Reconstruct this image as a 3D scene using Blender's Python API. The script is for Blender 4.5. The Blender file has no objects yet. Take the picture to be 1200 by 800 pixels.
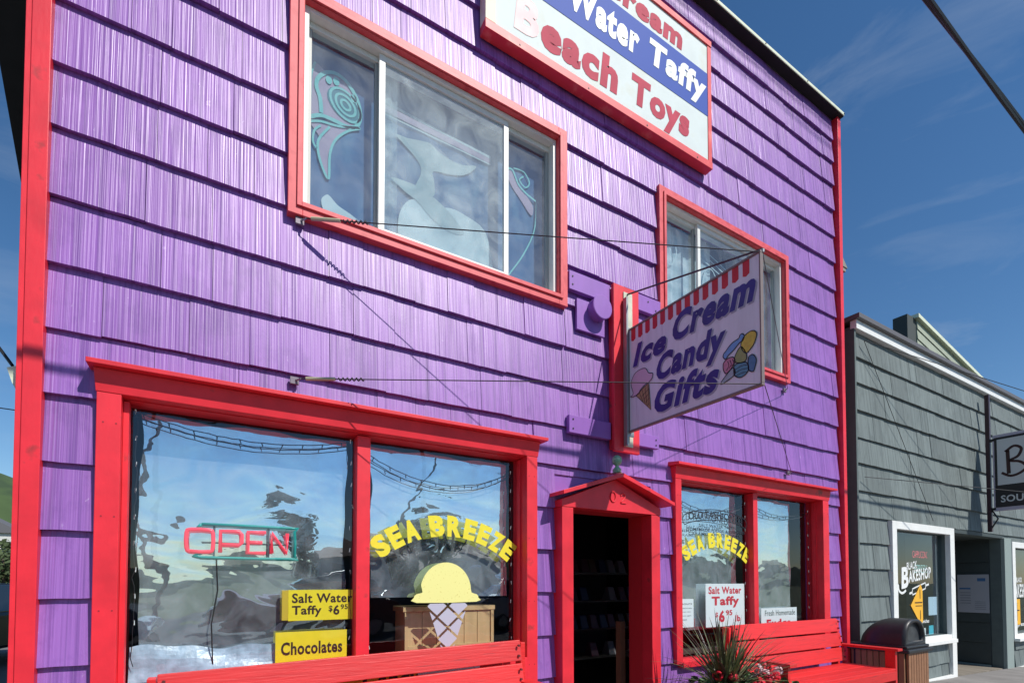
import bpy, bmesh, math, random
from mathutils import Vector, Matrix
from mathutils.geometry import tessellate_polygon
rnd = random.Random(7)
scn = bpy.context.scene
COL = scn.collection
PI = math.pi

# ------------------------------------------------------------------ camera
cam_d = bpy.data.cameras.new('camera')
cam = bpy.data.objects.new('camera', cam_d)
COL.objects.link(cam)
scn.camera = cam
cam_d.sensor_width = 36.0
cam_d.lens = 593.0 / 1200 * 36
cam_d.shift_y = 265.0 / 1200
cam_d.clip_start = 0.05
cam_d.clip_end = 3000
_a, _p = math.radians(30.64), math.radians(1.63)
_F0 = Vector((math.sin(_a), math.cos(_a), 0))
_R = Vector((math.cos(_a), -math.sin(_a), 0))
_F = _F0 * math.cos(_p) + Vector((0, 0, math.sin(_p)))
_U = Vector((0, 0, math.cos(_p))) - _F0 * math.sin(_p)
m = Matrix.Identity(4)
for i in range(3):
    m[i][0], m[i][1], m[i][2] = _R[i], _U[i], -_F[i]
m.translation = Vector((0, -3.44, 1.45))
cam.matrix_world = m

# ------------------------------------------------------------------ sky, sun, exposure
SUN = Vector((0.437, -1.0, 1.17)).normalized()          # towards the sun
world = bpy.data.worlds.new('World')
scn.world = world
world.use_nodes = True
wn, wl = world.node_tree.nodes, world.node_tree.links
wn.clear()
wo = wn.new('ShaderNodeOutputWorld'); bg = wn.new('ShaderNodeBackground')
sky = wn.new('ShaderNodeTexSky'); sky.sky_type = 'NISHITA'; sky.sun_disc = False
sky.sun_elevation = math.asin(SUN.z)
sky.sun_rotation = math.atan2(SUN.x, SUN.y)
sky.altitude = 0; sky.air_density = 1.0; sky.dust_density = 0.3; sky.ozone_density = 3.0
bg.inputs['Strength'].default_value = 0.12
tc = wn.new('ShaderNodeTexCoord')
mp = wn.new('ShaderNodeMapping'); mp.inputs['Scale'].default_value = (1.0, 2.2, 6.0); mp.inputs['Rotation'].default_value = (0.5, 0.35, 0.3)
nz = wn.new('ShaderNodeTexNoise'); nz.inputs['Scale'].default_value = 1.6; nz.inputs['Detail'].default_value = 8; nz.inputs['Roughness'].default_value = 0.6; nz.inputs['Distortion'].default_value = 0.8
rp = wn.new('ShaderNodeValToRGB'); rp.color_ramp.elements[0].position = 0.52; rp.color_ramp.elements[1].position = 0.9
rp.color_ramp.elements[1].color = (0.3, 0.3, 0.3, 1)
mx = wn.new('ShaderNodeMix'); mx.data_type = 'RGBA'
mx.inputs[7].default_value = (5.0, 5.6, 6.4, 1)
wl.new(tc.outputs['Generated'], mp.inputs['Vector']); wl.new(mp.outputs[0], nz.inputs['Vector'])
wl.new(nz.outputs['Fac'], rp.inputs[0]); wl.new(rp.outputs[0], mx.inputs[0]); hsn = wn.new('ShaderNodeHueSaturation'); hsn.inputs['Saturation'].default_value = 1.22; hsn.inputs['Value'].default_value = 1.0
wl.new(sky.outputs[0], hsn.inputs['Color']); wl.new(hsn.outputs[0], mx.inputs[6])
wl.new(mx.outputs[2], bg.inputs['Color']); wl.new(bg.outputs[0], wo.inputs[0])

sun_d = bpy.data.lights.new('sun', 'SUN')
sun_d.energy = 5.0; sun_d.angle = math.radians(0.5); sun_d.color = (1.0, 0.96, 0.9)
sun = bpy.data.objects.new('sun', sun_d); COL.objects.link(sun)
sun.rotation_euler = (-SUN).to_track_quat('-Z', 'Y').to_euler()
sun.location = (10, -20, 25)
vs = scn.view_settings
vs.view_transform = 'Standard'; vs.look = 'None'; vs.exposure = -0.10; vs.gamma = 1; vs.use_curve_mapping = False
scn.cycles.transparent_max_bounces = 24
scn.cycles.max_bounces = 8

# ------------------------------------------------------------------ materials
MATS = {}
def mat(name, color, rough=0.5, var=0.0, vscale=(8, 8, 8), bump=0.0, bscale=(40, 40, 40), bdist=0.003, spec=0.5,
        metal=0.0, rand=0.0, color2=None, c2pos=(0.5, 0.7), emit=None, estr=0.0, detail=4, trans=0.0):
    if name in MATS: return MATS[name]
    M = bpy.data.materials.new(name); M.use_nodes = True
    n, l = M.node_tree.nodes, M.node_tree.links
    b = n['Principled BSDF']
    b.inputs['Roughness'].default_value = rough
    b.inputs['Metallic'].default_value = metal
    b.inputs['Specular IOR Level'].default_value = spec
    tcn = n.new('ShaderNodeTexCoord')
    oi = n.new('ShaderNodeObjectInfo')
    comb = n.new('ShaderNodeVectorMath'); comb.operation = 'MULTIPLY_ADD'
    sc_ = n.new('ShaderNodeCombineXYZ')
    for k in range(3): l.new(oi.outputs['Random'], sc_.inputs[k])
    l.new(sc_.outputs[0], comb.inputs[0]); comb.inputs[1].default_value = (17, 17, 17)
    l.new(tcn.outputs['Object'], comb.inputs[2])
    col = None
    rgb = n.new('ShaderNodeRGB'); rgb.outputs[0].default_value = (*color, 1); col = rgb.outputs[0]
    if color2 is not None or var > 0:
        mp = n.new('ShaderNodeMapping'); mp.inputs['Scale'].default_value = vscale
        nz = n.new('ShaderNodeTexNoise'); nz.inputs['Scale'].default_value = 1; nz.inputs['Detail'].default_value = detail
        l.new(comb.outputs[0], mp.inputs[0]); l.new(mp.outputs[0], nz.inputs['Vector'])
        if color2 is not None:
            r = n.new('ShaderNodeValToRGB'); r.color_ramp.elements[0].position = c2pos[0]; r.color_ramp.elements[1].position = c2pos[1]
            l.new(nz.outputs['Fac'], r.inputs[0])
            mxx = n.new('ShaderNodeMix'); mxx.data_type = 'RGBA'
            l.new(r.outputs[0], mxx.inputs[0]); l.new(col, mxx.inputs[6]); mxx.inputs[7].default_value = (*color2, 1)
            col = mxx.outputs[2]
        if var > 0:
            hs = n.new('ShaderNodeHueSaturation')
            mr = n.new('ShaderNodeMapRange'); mr.inputs[1].default_value = .25; mr.inputs[2].default_value = .75
            mr.inputs[3].default_value = 1 - var; mr.inputs[4].default_value = 1 + var
            l.new(nz.outputs['Fac'], mr.inputs[0]); l.new(mr.outputs[0], hs.inputs['Value']); l.new(col, hs.inputs['Color'])
            col = hs.outputs[0]
    if rand > 0:
        hs = n.new('ShaderNodeHueSaturation')
        mr = n.new('ShaderNodeMapRange'); mr.inputs[3].default_value = 1 - rand; mr.inputs[4].default_value = 1 + rand
        l.new(oi.outputs['Random'], mr.inputs[0]); l.new(mr.outputs[0], hs.inputs['Value']); l.new(col, hs.inputs['Color'])
        col = hs.outputs[0]
    l.new(col, b.inputs['Base Color'])
    if bump > 0:
        mp = n.new('ShaderNodeMapping'); mp.inputs['Scale'].default_value = bscale
        nz = n.new('ShaderNodeTexNoise'); nz.inputs['Scale'].default_value = 1; nz.inputs['Detail'].default_value = 5; nz.inputs['Roughness'].default_value = .6
        bm_ = n.new('ShaderNodeBump'); bm_.inputs['Strength'].default_value = bump; bm_.inputs['Distance'].default_value = bdist
        l.new(comb.outputs[0], mp.inputs[0]); l.new(mp.outputs[0], nz.inputs['Vector']); l.new(nz.outputs['Fac'], bm_.inputs['Height'])
        l.new(bm_.outputs[0], b.inputs['Normal'])
    if emit is not None:
        b.inputs['Emission Color'].default_value = (*emit, 1); b.inputs['Emission Strength'].default_value = estr
    if trans > 0:
        out = n['Material Output']; tr = n.new('ShaderNodeBsdfTranslucent'); ms = n.new('ShaderNodeMixShader')
        l.new(col, tr.inputs[0]); ms.inputs[0].default_value = trans
        l.new(b.outputs[0], ms.inputs[1]); l.new(tr.outputs[0], ms.inputs[2]); l.new(ms.outputs[0], out.inputs[0])
    MATS[name] = M
    return M

def shake_mat(name, c_main, c_dark, c_light, rough, bdist, streak=(85, 0, 3.0), spec=0.5, rand=.07):
    """painted combed cedar shakes: fine vertical grooves, cracks and a few worn spots"""
    M = bpy.data.materials.new(name); M.use_nodes = True
    n, l = M.node_tree.nodes, M.node_tree.links
    b = n['Principled BSDF']
    b.inputs['Specular IOR Level'].default_value = spec
    tcn = n.new('ShaderNodeTexCoord'); oi = n.new('ShaderNodeObjectInfo')
    sc_ = n.new('ShaderNodeCombineXYZ')
    for k in range(3): l.new(oi.outputs['Random'], sc_.inputs[k])
    comb = n.new('ShaderNodeVectorMath'); comb.operation = 'MULTIPLY_ADD'; comb.inputs[1].default_value = (31, 31, 31)
    l.new(sc_.outputs[0], comb.inputs[0]); l.new(tcn.outputs['Object'], comb.inputs[2])
    def noise(scale, detail=4, rgh=.6, dist=0):
        mp = n.new('ShaderNodeMapping'); mp.inputs['Scale'].default_value = scale
        nz = n.new('ShaderNodeTexNoise'); nz.inputs['Scale'].default_value = 1; nz.inputs['Detail'].default_value = detail
        nz.inputs['Roughness'].default_value = rgh; nz.inputs['Distortion'].default_value = dist
        l.new(comb.outputs[0], mp.inputs[0]); l.new(mp.outputs[0], nz.inputs['Vector']); return nz.outputs['Fac']
    def ramp(v, p0, p1):
        r = n.new('ShaderNodeMapRange'); r.inputs[1].default_value = p0; r.inputs[2].default_value = p1
        l.new(v, r.inputs[0]); return r.outputs[0]
    def mix(f, a, bb):
        q = n.new('ShaderNodeMix'); q.data_type = 'RGBA'; l.new(f, q.inputs[0])
        if isinstance(a, tuple): q.inputs[6].default_value = (*a, 1)
        else: l.new(a, q.inputs[6])
        if isinstance(bb, tuple): q.inputs[7].default_value = (*bb, 1)
        else: l.new(bb, q.inputs[7])
        return q.outputs[2]
    st = noise(streak, 2, .55)
    fine = noise((streak[0] * 2.0, streak[1] * 2.0, streak[2] * 1.8), 2)
    blot = noise((7, 7, 4), 5, .65)
    wear = noise((26, 26, 14), 5, .7, .6)
    c = mix(ramp(st, .52, .74), c_main, c_dark)
    c = mix(ramp(blot, .5, .78), c, c_dark)
    c = mix(ramp(wear, .66, .74), c, c_light)
    wide = noise((26, 0, .5), 3, .6)
    c = mix(ramp(wide, .5, .66), c, c_dark)
    c = mix(ramp(fine, .66, .84), c, c_light)
    hs = n.new('ShaderNodeHueSaturation'); mr = n.new('ShaderNodeMapRange'); mr.inputs[3].default_value = 1 - rand; mr.inputs[4].default_value = 1 + rand
    l.new(oi.outputs['Random'], mr.inputs[0]); l.new(mr.outputs[0], hs.inputs['Value']); l.new(c, hs.inputs['Color'])
    l.new(hs.outputs[0], b.inputs['Base Color'])
    rr = n.new('ShaderNodeMapRange'); rr.inputs[1].default_value = .3; rr.inputs[2].default_value = .7; rr.inputs[3].default_value = rough - .08; rr.inputs[4].default_value = rough + .14
    l.new(fine, rr.inputs[0]); l.new(rr.outputs[0], b.inputs['Roughness'])
    ad = n.new('ShaderNodeMath'); ad.operation = 'MULTIPLY_ADD'; l.new(fine, ad.inputs[0]); ad.inputs[1].default_value = .35; l.new(st, ad.inputs[2])
    ad2 = n.new('ShaderNodeMath'); ad2.operation = 'MULTIPLY_ADD'; l.new(wear, ad2.inputs[0]); ad2.inputs[1].default_value = .12; l.new(ad.outputs[0], ad2.inputs[2])
    bmp = n.new('ShaderNodeBump'); bmp.inputs['Strength'].default_value = 1; bmp.inputs['Distance'].default_value = bdist
    l.new(ad2.outputs[0], bmp.inputs['Height']); l.new(bmp.outputs[0], b.inputs['Normal'])
    return M

PURPLE = shake_mat('purple_shake_paint', (.30, .122, .445), (.18, .068, .30), (.48, .32, .60), .40, .0038, (74, 0, .5), spec=.65)
GRAYSH = shake_mat('gray_shake_paint', (.165, .198, .192), (.095, .118, .115), (.23, .265, .255), .7, .003, (45, 0, 1.2), rand=.16)
PURP_F = mat('purple_trim_paint', (.29, .12, .46), .45, .08, (12, 12, 3), .3, (60, 60, 6), .001)
RED = mat('red_trim_paint', (.76, .024, .040), .45, .16, (6, 6, 6), .5, (45, 45, 14), .0016, color2=(.30, .03, .03), c2pos=(.66, .74), detail=9, rand=.06)
RED2 = mat('sunfaded_red_paint', (.74, .085, .10), .5, .12, (9, 9, 9), .3, (50, 50, 20), .001, color2=(.50, .03, .045), c2pos=(.5, .7), detail=8)
BENCHRED = mat('bench_red_paint', (.66, .022, .022), .45, .16, (3, 45, 45), .8, (5, 80, 80), .0025, color2=(.36, .02, .02), c2pos=(.6, .72), detail=7, rand=.10)
WHITEV = mat('white_vinyl', (.78, .79, .74), .4, .06, (20, 20, 6))
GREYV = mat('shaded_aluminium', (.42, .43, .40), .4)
DARK = mat('dark_interior', (.025, .024, .026), .8)
BLACKM = mat('black_metal', (.012, .012, .013), .5)
WIRE = mat('guy_wire_steel', (.05, .045, .05), .5, metal=.4)
TRIMW = mat('white_trim_paint', (.8, .81, .78), .5, .05, (10, 10, 10), .2)
STEEL = mat('galvanised_steel', (.35, .36, .36), .45, .1, metal=.6)
GREENISH = mat('weathered_cream_metal', (.74, .78, .58), .45, .15, (3, 30, 30), color2=(.45, .50, .34), c2pos=(.6, .8))
YELLOW = mat('yellow_window_paint', (.85, .74, .04), .5, .05, (30, 30, 30), trans=.10)
PALEY = mat('pale_yellow_ice_cream_paint', (.84, .82, .30), .6, color2=(.70, .66, .20), c2pos=(.62, .68), vscale=(60, 60, 60), trans=.05)
CONEW = mat('lilac_white_paint', (.55, .55, .66), .6, trans=.15)
SIGNY = mat('yellow_card', (.88, .68, .02), .5, .04, (20, 20, 20))
INK = mat('dark_brown_ink', (.04, .012, .01), .6)
PAPER = mat('white_card', (.78, .82, .80), .6)
REDINK = mat('red_ink', (.62, .02, .045), .6)

def pane_mat(name, fac, tint=(.9, .95, .97), wav=0.0, wscale=(1.2, 1.2, 1.2), dust=0.0, gcol=(.9, .95, 1.0), rough=0.0, dustcol=(.7, .75, .78), wdist=.02):
    M = bpy.data.materials.new(name); M.use_nodes = True
    n, l = M.node_tree.nodes, M.node_tree.links; n.clear()
    out = n.new('ShaderNodeOutputMaterial'); tr = n.new('ShaderNodeBsdfTransparent'); gl = n.new('ShaderNodeBsdfGlossy')
    tr.inputs[0].default_value = (*tint, 1); gl.inputs['Color'].default_value = (*gcol, 1); gl.inputs['Roughness'].default_value = rough
    ms = n.new('ShaderNodeMixShader'); lw = n.new('ShaderNodeLayerWeight'); lw.inputs[0].default_value = .5
    pw = n.new('ShaderNodeMath'); pw.operation = 'POWER'; pw.inputs[1].default_value = 5.0; l.new(lw.outputs['Facing'], pw.inputs[0])
    mr = n.new('ShaderNodeMath'); mr.operation = 'MULTIPLY_ADD'; mr.use_clamp = True; mr.inputs[1].default_value = 1 - fac; mr.inputs[2].default_value = fac
    l.new(pw.outputs[0], mr.inputs[0]); l.new(mr.outputs[0], ms.inputs[0]); l.new(tr.outputs[0], ms.inputs[1]); l.new(gl.outputs[0], ms.inputs[2])
    res = ms.outputs[0]
    if wav > 0:
        tcn = n.new('ShaderNodeTexCoord'); mp = n.new('ShaderNodeMapping'); mp.inputs['Scale'].default_value = wscale
        nz = n.new('ShaderNodeTexNoise'); nz.inputs['Scale'].default_value = 1; nz.inputs['Detail'].default_value = 2.5; nz.inputs['Distortion'].default_value = .5
        bp = n.new('ShaderNodeBump'); bp.inputs['Strength'].default_value = wav; bp.inputs['Distance'].default_value = wdist
        l.new(tcn.outputs['Object'], mp.inputs[0]); l.new(mp.outputs[0], nz.inputs[0]); l.new(nz.outputs['Fac'], bp.inputs['Height'])
        l.new(bp.outputs[0], gl.inputs['Normal'])
    if dust > 0:
        d = n.new('ShaderNodeBsdfDiffuse'); d.inputs[0].default_value = (*dustcol, 1)
        tcn = n.new('ShaderNodeTexCoord'); nz = n.new('ShaderNodeTexNoise'); nz.inputs['Scale'].default_value = 5; nz.inputs['Detail'].default_value = 6; nz.inputs['Distortion'].default_value = 1
        l.new(tcn.outputs['Object'], nz.inputs[0])
        r = n.new('ShaderNodeMapRange'); r.inputs[1].default_value = .35; r.inputs[2].default_value = .75; r.inputs[3].default_value = dust * .4; r.inputs[4].default_value = dust * 1.6
        l.new(nz.outputs['Fac'], r.inputs[0])
        m2 = n.new('ShaderNodeMixShader'); l.new(r.outputs[0], m2.inputs[0]); l.new(res, m2.inputs[1]); l.new(d.outputs[0], m2.inputs[2]); res = m2.outputs[0]
    l.new(res, out.inputs[0])
    return M
GLASS_SHOP = pane_mat('shop_window_glass', .07, wav=.25, wscale=(2, 2, 3), wdist=.01)
FILM = pane_mat('wavy_window_film', .78, wav=.38, wscale=(1.6, 1.6, 3.2), dust=.18, wdist=.018, gcol=(.88, .97, 1.0))
GLASS_UP = pane_mat('upper_window_glass', .14, wav=.08, wscale=(3, 3, 3), dust=.10)
GLASS_DIRTY = pane_mat('dirty_upper_glass', .16, wav=.08, wscale=(3, 3, 3), dust=.26, dustcol=(.72, .82, .82))
GLASS_PLAIN = pane_mat('plain_glass', .10)

# ------------------------------------------------------------------ mesh helpers
BASE = {}
class MB:
    def __init__(s): s.v, s.f = [], []
    def box(s, x0, x1, y0, y1, z0, z1):
        b = len(s.v)
        s.v += [(x, y, z) for x in (x0, x1) for y in (y0, y1) for z in (z0, z1)]
        s.f += [tuple(b + i for i in q) for q in ((0, 1, 3, 2), (4, 6, 7, 5), (0, 4, 5, 1), (2, 3, 7, 6), (0, 2, 6, 4), (1, 5, 7, 3))]
        return s
    def quad(s, x0, x1, y, z0, z1):
        b = len(s.v); s.v += [(x0, y, z0), (x1, y, z0), (x1, y, z1), (x0, y, z1)]; s.f.append((b, b + 1, b + 2, b + 3)); return s
    def hexa(s, pts):                # 8 points: bottom 4 then top 4
        b = len(s.v); s.v += [tuple(p) for p in pts]
        s.f += [tuple(b + i for i in q) for q in ((0, 3, 2, 1), (4, 5, 6, 7), (0, 1, 5, 4), (1, 2, 6, 5), (2, 3, 7, 6), (3, 0, 4, 7))]
        return s
    def prism(s, poly, fn0, fn1):    # poly of 2D points, two maps to 3D
        tri = tessellate_polygon([[Vector((p[0], p[1], 0)) for p in poly]])
        b = len(s.v); n = len(poly)
        s.v += [tuple(fn0(*p)) for p in poly] + [tuple(fn1(*p)) for p in poly]
        for t in tri:
            s.f.append((b + t[0], b + t[1], b + t[2])); s.f.append((b + n + t[2], b + n + t[1], b + n + t[0]))
        for i in range(n):
            j = (i + 1) % n; s.f.append((b + i, b + j, b + n + j, b + n + i))
        return s
    def tube(s, pts, r, seg=6, caps=True, r1=None):
        pts = [Vector(p) for p in pts]; b0 = len(s.v); n = len(pts)
        prev = None
        for i, p in enumerate(pts):
            d = (pts[min(i + 1, n - 1)] - pts[max(i - 1, 0)])
            d = d.normalized() if d.length > 1e-9 else Vector((0, 0, 1))
            if prev is None:
                a = Vector((0, 0, 1)) if abs(d.z) < .9 else Vector((1, 0, 0)); u = d.cross(a).normalized()
            else:
                u = (prev - d * prev.dot(d)).normalized()
            prev = u; w = d.cross(u)
            rr = r if r1 is None else r + (r1 - r) * i / max(1, n - 1)
            for k in range(seg):
                t = 2 * PI * k / seg; q = p + (u * math.cos(t) + w * math.sin(t)) * rr; s.v.append(tuple(q))
        for i in range(n - 1):
            for k in range(seg):
                a, c = b0 + i * seg + k, b0 + i * seg + (k + 1) % seg
                s.f.append((a, c, c + seg, a + seg))
        if caps:
            s.f.append(tuple(b0 + k for k in range(seg))[::-1]); s.f.append(tuple(b0 + (n - 1) * seg + k for k in range(seg)))
        return s
    def lathe(s, prof, cx, cy, cz, seg=24, axis='z'):
        b = len(s.v)
        for r, h in prof:
            for k in range(seg):
                t = 2 * PI * k / seg
                if axis == 'z': s.v.append((cx + r * math.cos(t), cy + r * math.sin(t), cz + h))
                else: s.v.append((cx + r * math.cos(t), cy + h, cz + r * math.sin(t)))
        for i in range(len(prof) - 1):
            for k in range(seg):
                a, c = b + i * seg + k, b + i * seg + (k + 1) % seg
                s.f.append((a, c, c + seg, a + seg))
        s.f.append(tuple(b + k for k in range(seg))); s.f.append(tuple(b + (len(prof) - 1) * seg + k for k in range(seg)))
        return s
    def build(s, name, material, parent=None, bevel=0, smooth=False, **tags):
        me = bpy.data.meshes.new(name)
        off = BASE.get(parent.name, Vector((0, 0, 0))) if parent else Vector((0, 0, 0))
        vs_ = [(x - off.x, y - off.y, z - off.z) for x, y, z in s.v]
        me.from_pydata(vs_, [], s.f); me.materials.append(material)
        bm_ = bmesh.new(); bm_.from_mesh(me); bmesh.ops.recalc_face_normals(bm_, faces=bm_.faces); bm_.to_mesh(me); bm_.free()
        if smooth: me.shade_smooth()
        o = bpy.data.objects.new(name, me); COL.objects.link(o)
        if parent is not None:
            o.parent = parent; BASE[o.name] = off
        if bevel:
            md = o.modifiers.new('bevel', 'BEVEL'); md.width = bevel; md.segments = 2; md.limit_method = 'ANGLE'; md.angle_limit = .6
        for k, v in tags.items(): o[k] = v
        return o

def box(name, m_, x0, x1, y0, y1, z0, z1, parent=None, bevel=0, **tags):
    return MB().box(x0, x1, y0, y1, z0, z1).build(name, m_, parent, bevel, **tags)
def thing(name, label, cat, loc=(0, 0, 0), group=None):
    o = bpy.data.objects.new(name, None); COL.objects.link(o); o.location = loc; o.empty_display_size = .2
    o['label'] = label; o['category'] = cat
    if group: o['group'] = group
    BASE[o.name] = Vector(loc); return o
def tag(o, label, cat, group=None):
    o['label'] = label; o['category'] = cat
    if group: o['group'] = group
    return o
def copy_tree(o, parent=None):
    c = o.copy(); COL.objects.link(c); c.parent = parent
    for ch in list(o.children): copy_tree(ch, c)
    return c
def smoothp(pts, n=5, closed=True):
    P = [Vector(p) for p in pts]; N = len(P); out = []
    rng = range(N) if closed else range(N - 1)
    for i in rng:
        g = lambda k: P[k % N] if closed else P[max(0, min(N - 1, k))]
        a, b, c, d = g(i - 1), g(i), g(i + 1), g(i + 2)
        for k in range(n):
            t = k / n
            out.append(.5 * ((2 * b) + (c - a) * t + (2 * a - 5 * b + 4 * c - d) * t * t + (3 * b - a - 3 * c + d) * t ** 3))
    if not closed: out.append(P[-1])
    return [tuple(v) for v in out]
def front(y):  return lambda u, v: (u, y, v)
def side(x):   return lambda u, v: (x, -u, v)
def fill(mb, pts, fn, smooth=5):
    if smooth: pts = smoothp(pts, smooth)
    tri = tessellate_polygon([[Vector((p[0], p[1], 0)) for p in pts]])
    b = len(mb.v); mb.v += [fn(*p) for p in pts]
    for t in tri: mb.f.append((b + t[0], b + t[1], b + t[2]))
def stroke(mb, pts, w, fn, smooth=5, closed=False):
    if smooth: pts = smoothp(pts, smooth, closed)
    if closed: pts = pts + [pts[0]]
    P = [Vector(p) for p in pts]; b = len(mb.v); n = len(P)
    for i, p in enumerate(P):
        d = P[min(i + 1, n - 1)] - P[max(i - 1, 0)]
        d = d.normalized() if d.length > 1e-9 else Vector((1, 0))
        q = Vector((-d.y, d.x)) * w / 2
        mb.v += [fn(*(p + q)), fn(*(p - q))]
    for i in range(n - 1): mb.f.append((b + 2 * i, b + 2 * i + 1, b + 2 * i + 3, b + 2 * i + 2))

_glyph = {}
def glyphs(s, offset=0.0):
    key = (s, offset)
    if key in _glyph: return _glyph[key]
    cu = bpy.data.curves.new('lettering', 'FONT'); cu.body = s; cu.offset = offset; cu.resolution_u = 3; cu.size = 1
    o = bpy.data.objects.new('lettering_source', cu); COL.objects.link(o)
    dg = bpy.context.evaluated_depsgraph_get()
    me = bpy.data.meshes.new_from_object(o.evaluated_get(dg))
    V = [v.co.copy() for v in me.vertices]; Fc = [tuple(p.vertices) for p in me.polygons]
    bpy.data.objects.remove(o); bpy.data.curves.remove(cu); bpy.data.meshes.remove(me)
    _glyph[key] = (V, Fc); return V, Fc
def advance(c):
    if c == ' ': return .3
    return max(v.x for v in glyphs(c + 'H')[0]) - max(v.x for v in glyphs('H')[0])
def text(mb, s, u0, u1, v0, v1, fn, offset=0.0, shear=0.0, warp=None, squeeze=1.0):
    """letters fitted into a rectangle of a flat surface"""
    L = []; x = 0
    for c in s:
        if c != ' ':
            V, Fc = glyphs(c, offset); L.append(([(v.x + x + shear * v.y, v.y) for v in V], Fc))
        x += (advance(c) + offset * 1.3) * squeeze
    al = [p for l_ in L for p in l_[0]]
    ax, bx_ = min(p[0] for p in al), max(p[0] for p in al); ay, by = min(p[1] for p in al), max(p[1] for p in al)
    for V, Fc in L:
        b = len(mb.v)
        for (x, y) in V:
            p = (u0 + (x - ax) / (bx_ - ax) * (u1 - u0), v0 + (y - ay) / max(1e-6, by - ay) * (v1 - v0))
            if warp: p = warp(*p)
            mb.v.append(fn(*p))
        for f in Fc: mb.f.append(tuple(b + i for i in f))
def arc_text(mb, s, cu, cv, R, half, h, fn, offset=.03, widths=None):
    tot = sum(widths); a = -half
    for ch, w in zip(s, widths):
        da = 2 * half * w / tot; mid = a + da / 2; a += da
        if ch == ' ': continue
        V, Fc = glyphs(ch, offset)
        xs = [v.x for v in V]; ys = [v.y for v in V]
        mx_, my_ = (min(xs) + max(xs)) / 2, min(ys); hh = max(ys) - my_
        ww = (max(xs) - min(xs)); tw = R * da * .90
        b = len(mb.v)
        for v in V:
            fy = (v.y - my_) / hh
            fx = (v.x - mx_) / ww * tw * (1 + .16 * (fy - .3))
            r = R + fy * h
            mb.v.append(fn(cu + r * math.sin(mid) + fx * math.cos(mid), cv + r * math.cos(mid) - fx * math.sin(mid)))
        for f in Fc: mb.f.append(tuple(b + i for i in f))

# ================================================================== GROUND
def gz(x): return -0.03 * max(0.0, x - 8.0)
mb = MB(); mb.v = [(-900, -900, -.75), (900, -900, -.75), (900, 900, -.75), (-900, 900, -.75)]; mb.f = [(0, 1, 2, 3)]
mb.build('ground', mat('dry_grass_ground', (.10, .11, .05), .9, .3, (.4, .4, .4)), kind='structure')
ASPH = mat('asphalt', (.055, .055, .058), .85, .25, (2, 2, 2), .5, (60, 60, 60), .004)
mb = MB(); mb.hexa([(-60, -24, -.35), (60, -24, -2.0), (60, -3.95, -2.0), (-60, -3.95, -.35), (-60, -24, -.13), (60, -24, -1.7), (60, -3.95, -1.7), (-60, -3.95, -.13)])
mb.v = [(-60, -24, -.9), (8, -24, -.9), (8, -3.9, -.9), (-60, -3.9, -.9), (-60, -24, -.13), (8, -24, -.13), (8, -3.9, -.13), (-60, -3.9, -.13)]
mb.build('road', ASPH, kind='structure')
mb = MB(); mb.hexa([(8, -24, -3.5), (60, -24, -3.5), (60, -3.9, -3.5), (8, -3.9, -3.5), (8, -24, -.13), (60, -24, -1.69), (60, -3.9, -1.69), (8, -3.9, -.13)])
mb.build('road', ASPH, kind='structure')
box('side_yard', mat('gravel_yard', (.16, .15, .14), .9, .2, (6, 6, 6)), -60, -.9, -.02, 60, -.9, -.06, kind='structure')
CONC = mat('sidewalk_concrete', (.23, .215, .20), .85, .18, (3, 3, 3), .4, (70, 70, 70), .003, rand=.06)
sw = MB().hexa([(-60, -3.9, -.8), (8, -3.9, -.8), (8, .1, -.8), (-60, .1, -.8), (-60, -3.9, -.03), (8, -3.9, -.03), (8, .1, -.03), (-60, .1, -.03)]).build('sidewalk', CONC, kind='structure')
sw2 = MB().hexa([(8, -3.9, -3.5), (60, -3.9, -3.5), (60, .1, -3.5), (8, .1, -3.5), (8, -3.9, -.03), (60, -3.9, -.03 - 1.56), (60, .1, -.03 - 1.56), (8, .1, -.03)]).build('sidewalk', CONC, kind='structure')
# paving slabs of the footpath
for i in range(15):
    x0 = -4.0 + i * 1.5; x1 = x0 + 1.488
    for j in range(2):
        y0 = -3.6 + j * 1.8; y1 = y0 + 1.788
        par = sw if x0 < 8 else sw2
        pts = []
        for zt in (-.028, 0):
            for (x, y) in ((x0, y0), (x1, y0), (x1, y1), (x0, y1)): pts.append((x, y, gz(x) + zt))
        MB().hexa(pts).build('paving_slab', CONC, par, bevel=.006)
box('kerb', CONC, -60, 8, -4.05, -3.905, -.8, .0, kind='structure')

# ================================================================== CANDY SHOP
shop = thing('candy_shop', 'two-storey shop front clad in purple shakes with red trim', 'building', (-.84, 0, 0))
# openings (x0, x1, z0, z1): inside of the trim, and outside of the trim
OPEN = {'LW': (-.47, 2.182, .80, 2.474), 'RW': (3.906, 6.50, .66, 2.474), 'UL': (.46, 2.47, 3.88, 5.22), 'UR': (3.76, 5.75, 3.88, 5.22), 'D': (2.535, 3.50, 0, 2.10)}
BLOCK = [(-.53, 2.24, .0, 2.62), (3.86, 6.59, .0, 2.62), (.38, 2.56, 3.79, 5.31), (3.675, 5.825, 3.79, 5.31), (2.46, 3.58, 0, 2.36)]
BLOCK[0] = (-.53, 2.24, .62, 2.62); BLOCK[1] = (3.86, 6.59, .62, 2.62)
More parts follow.
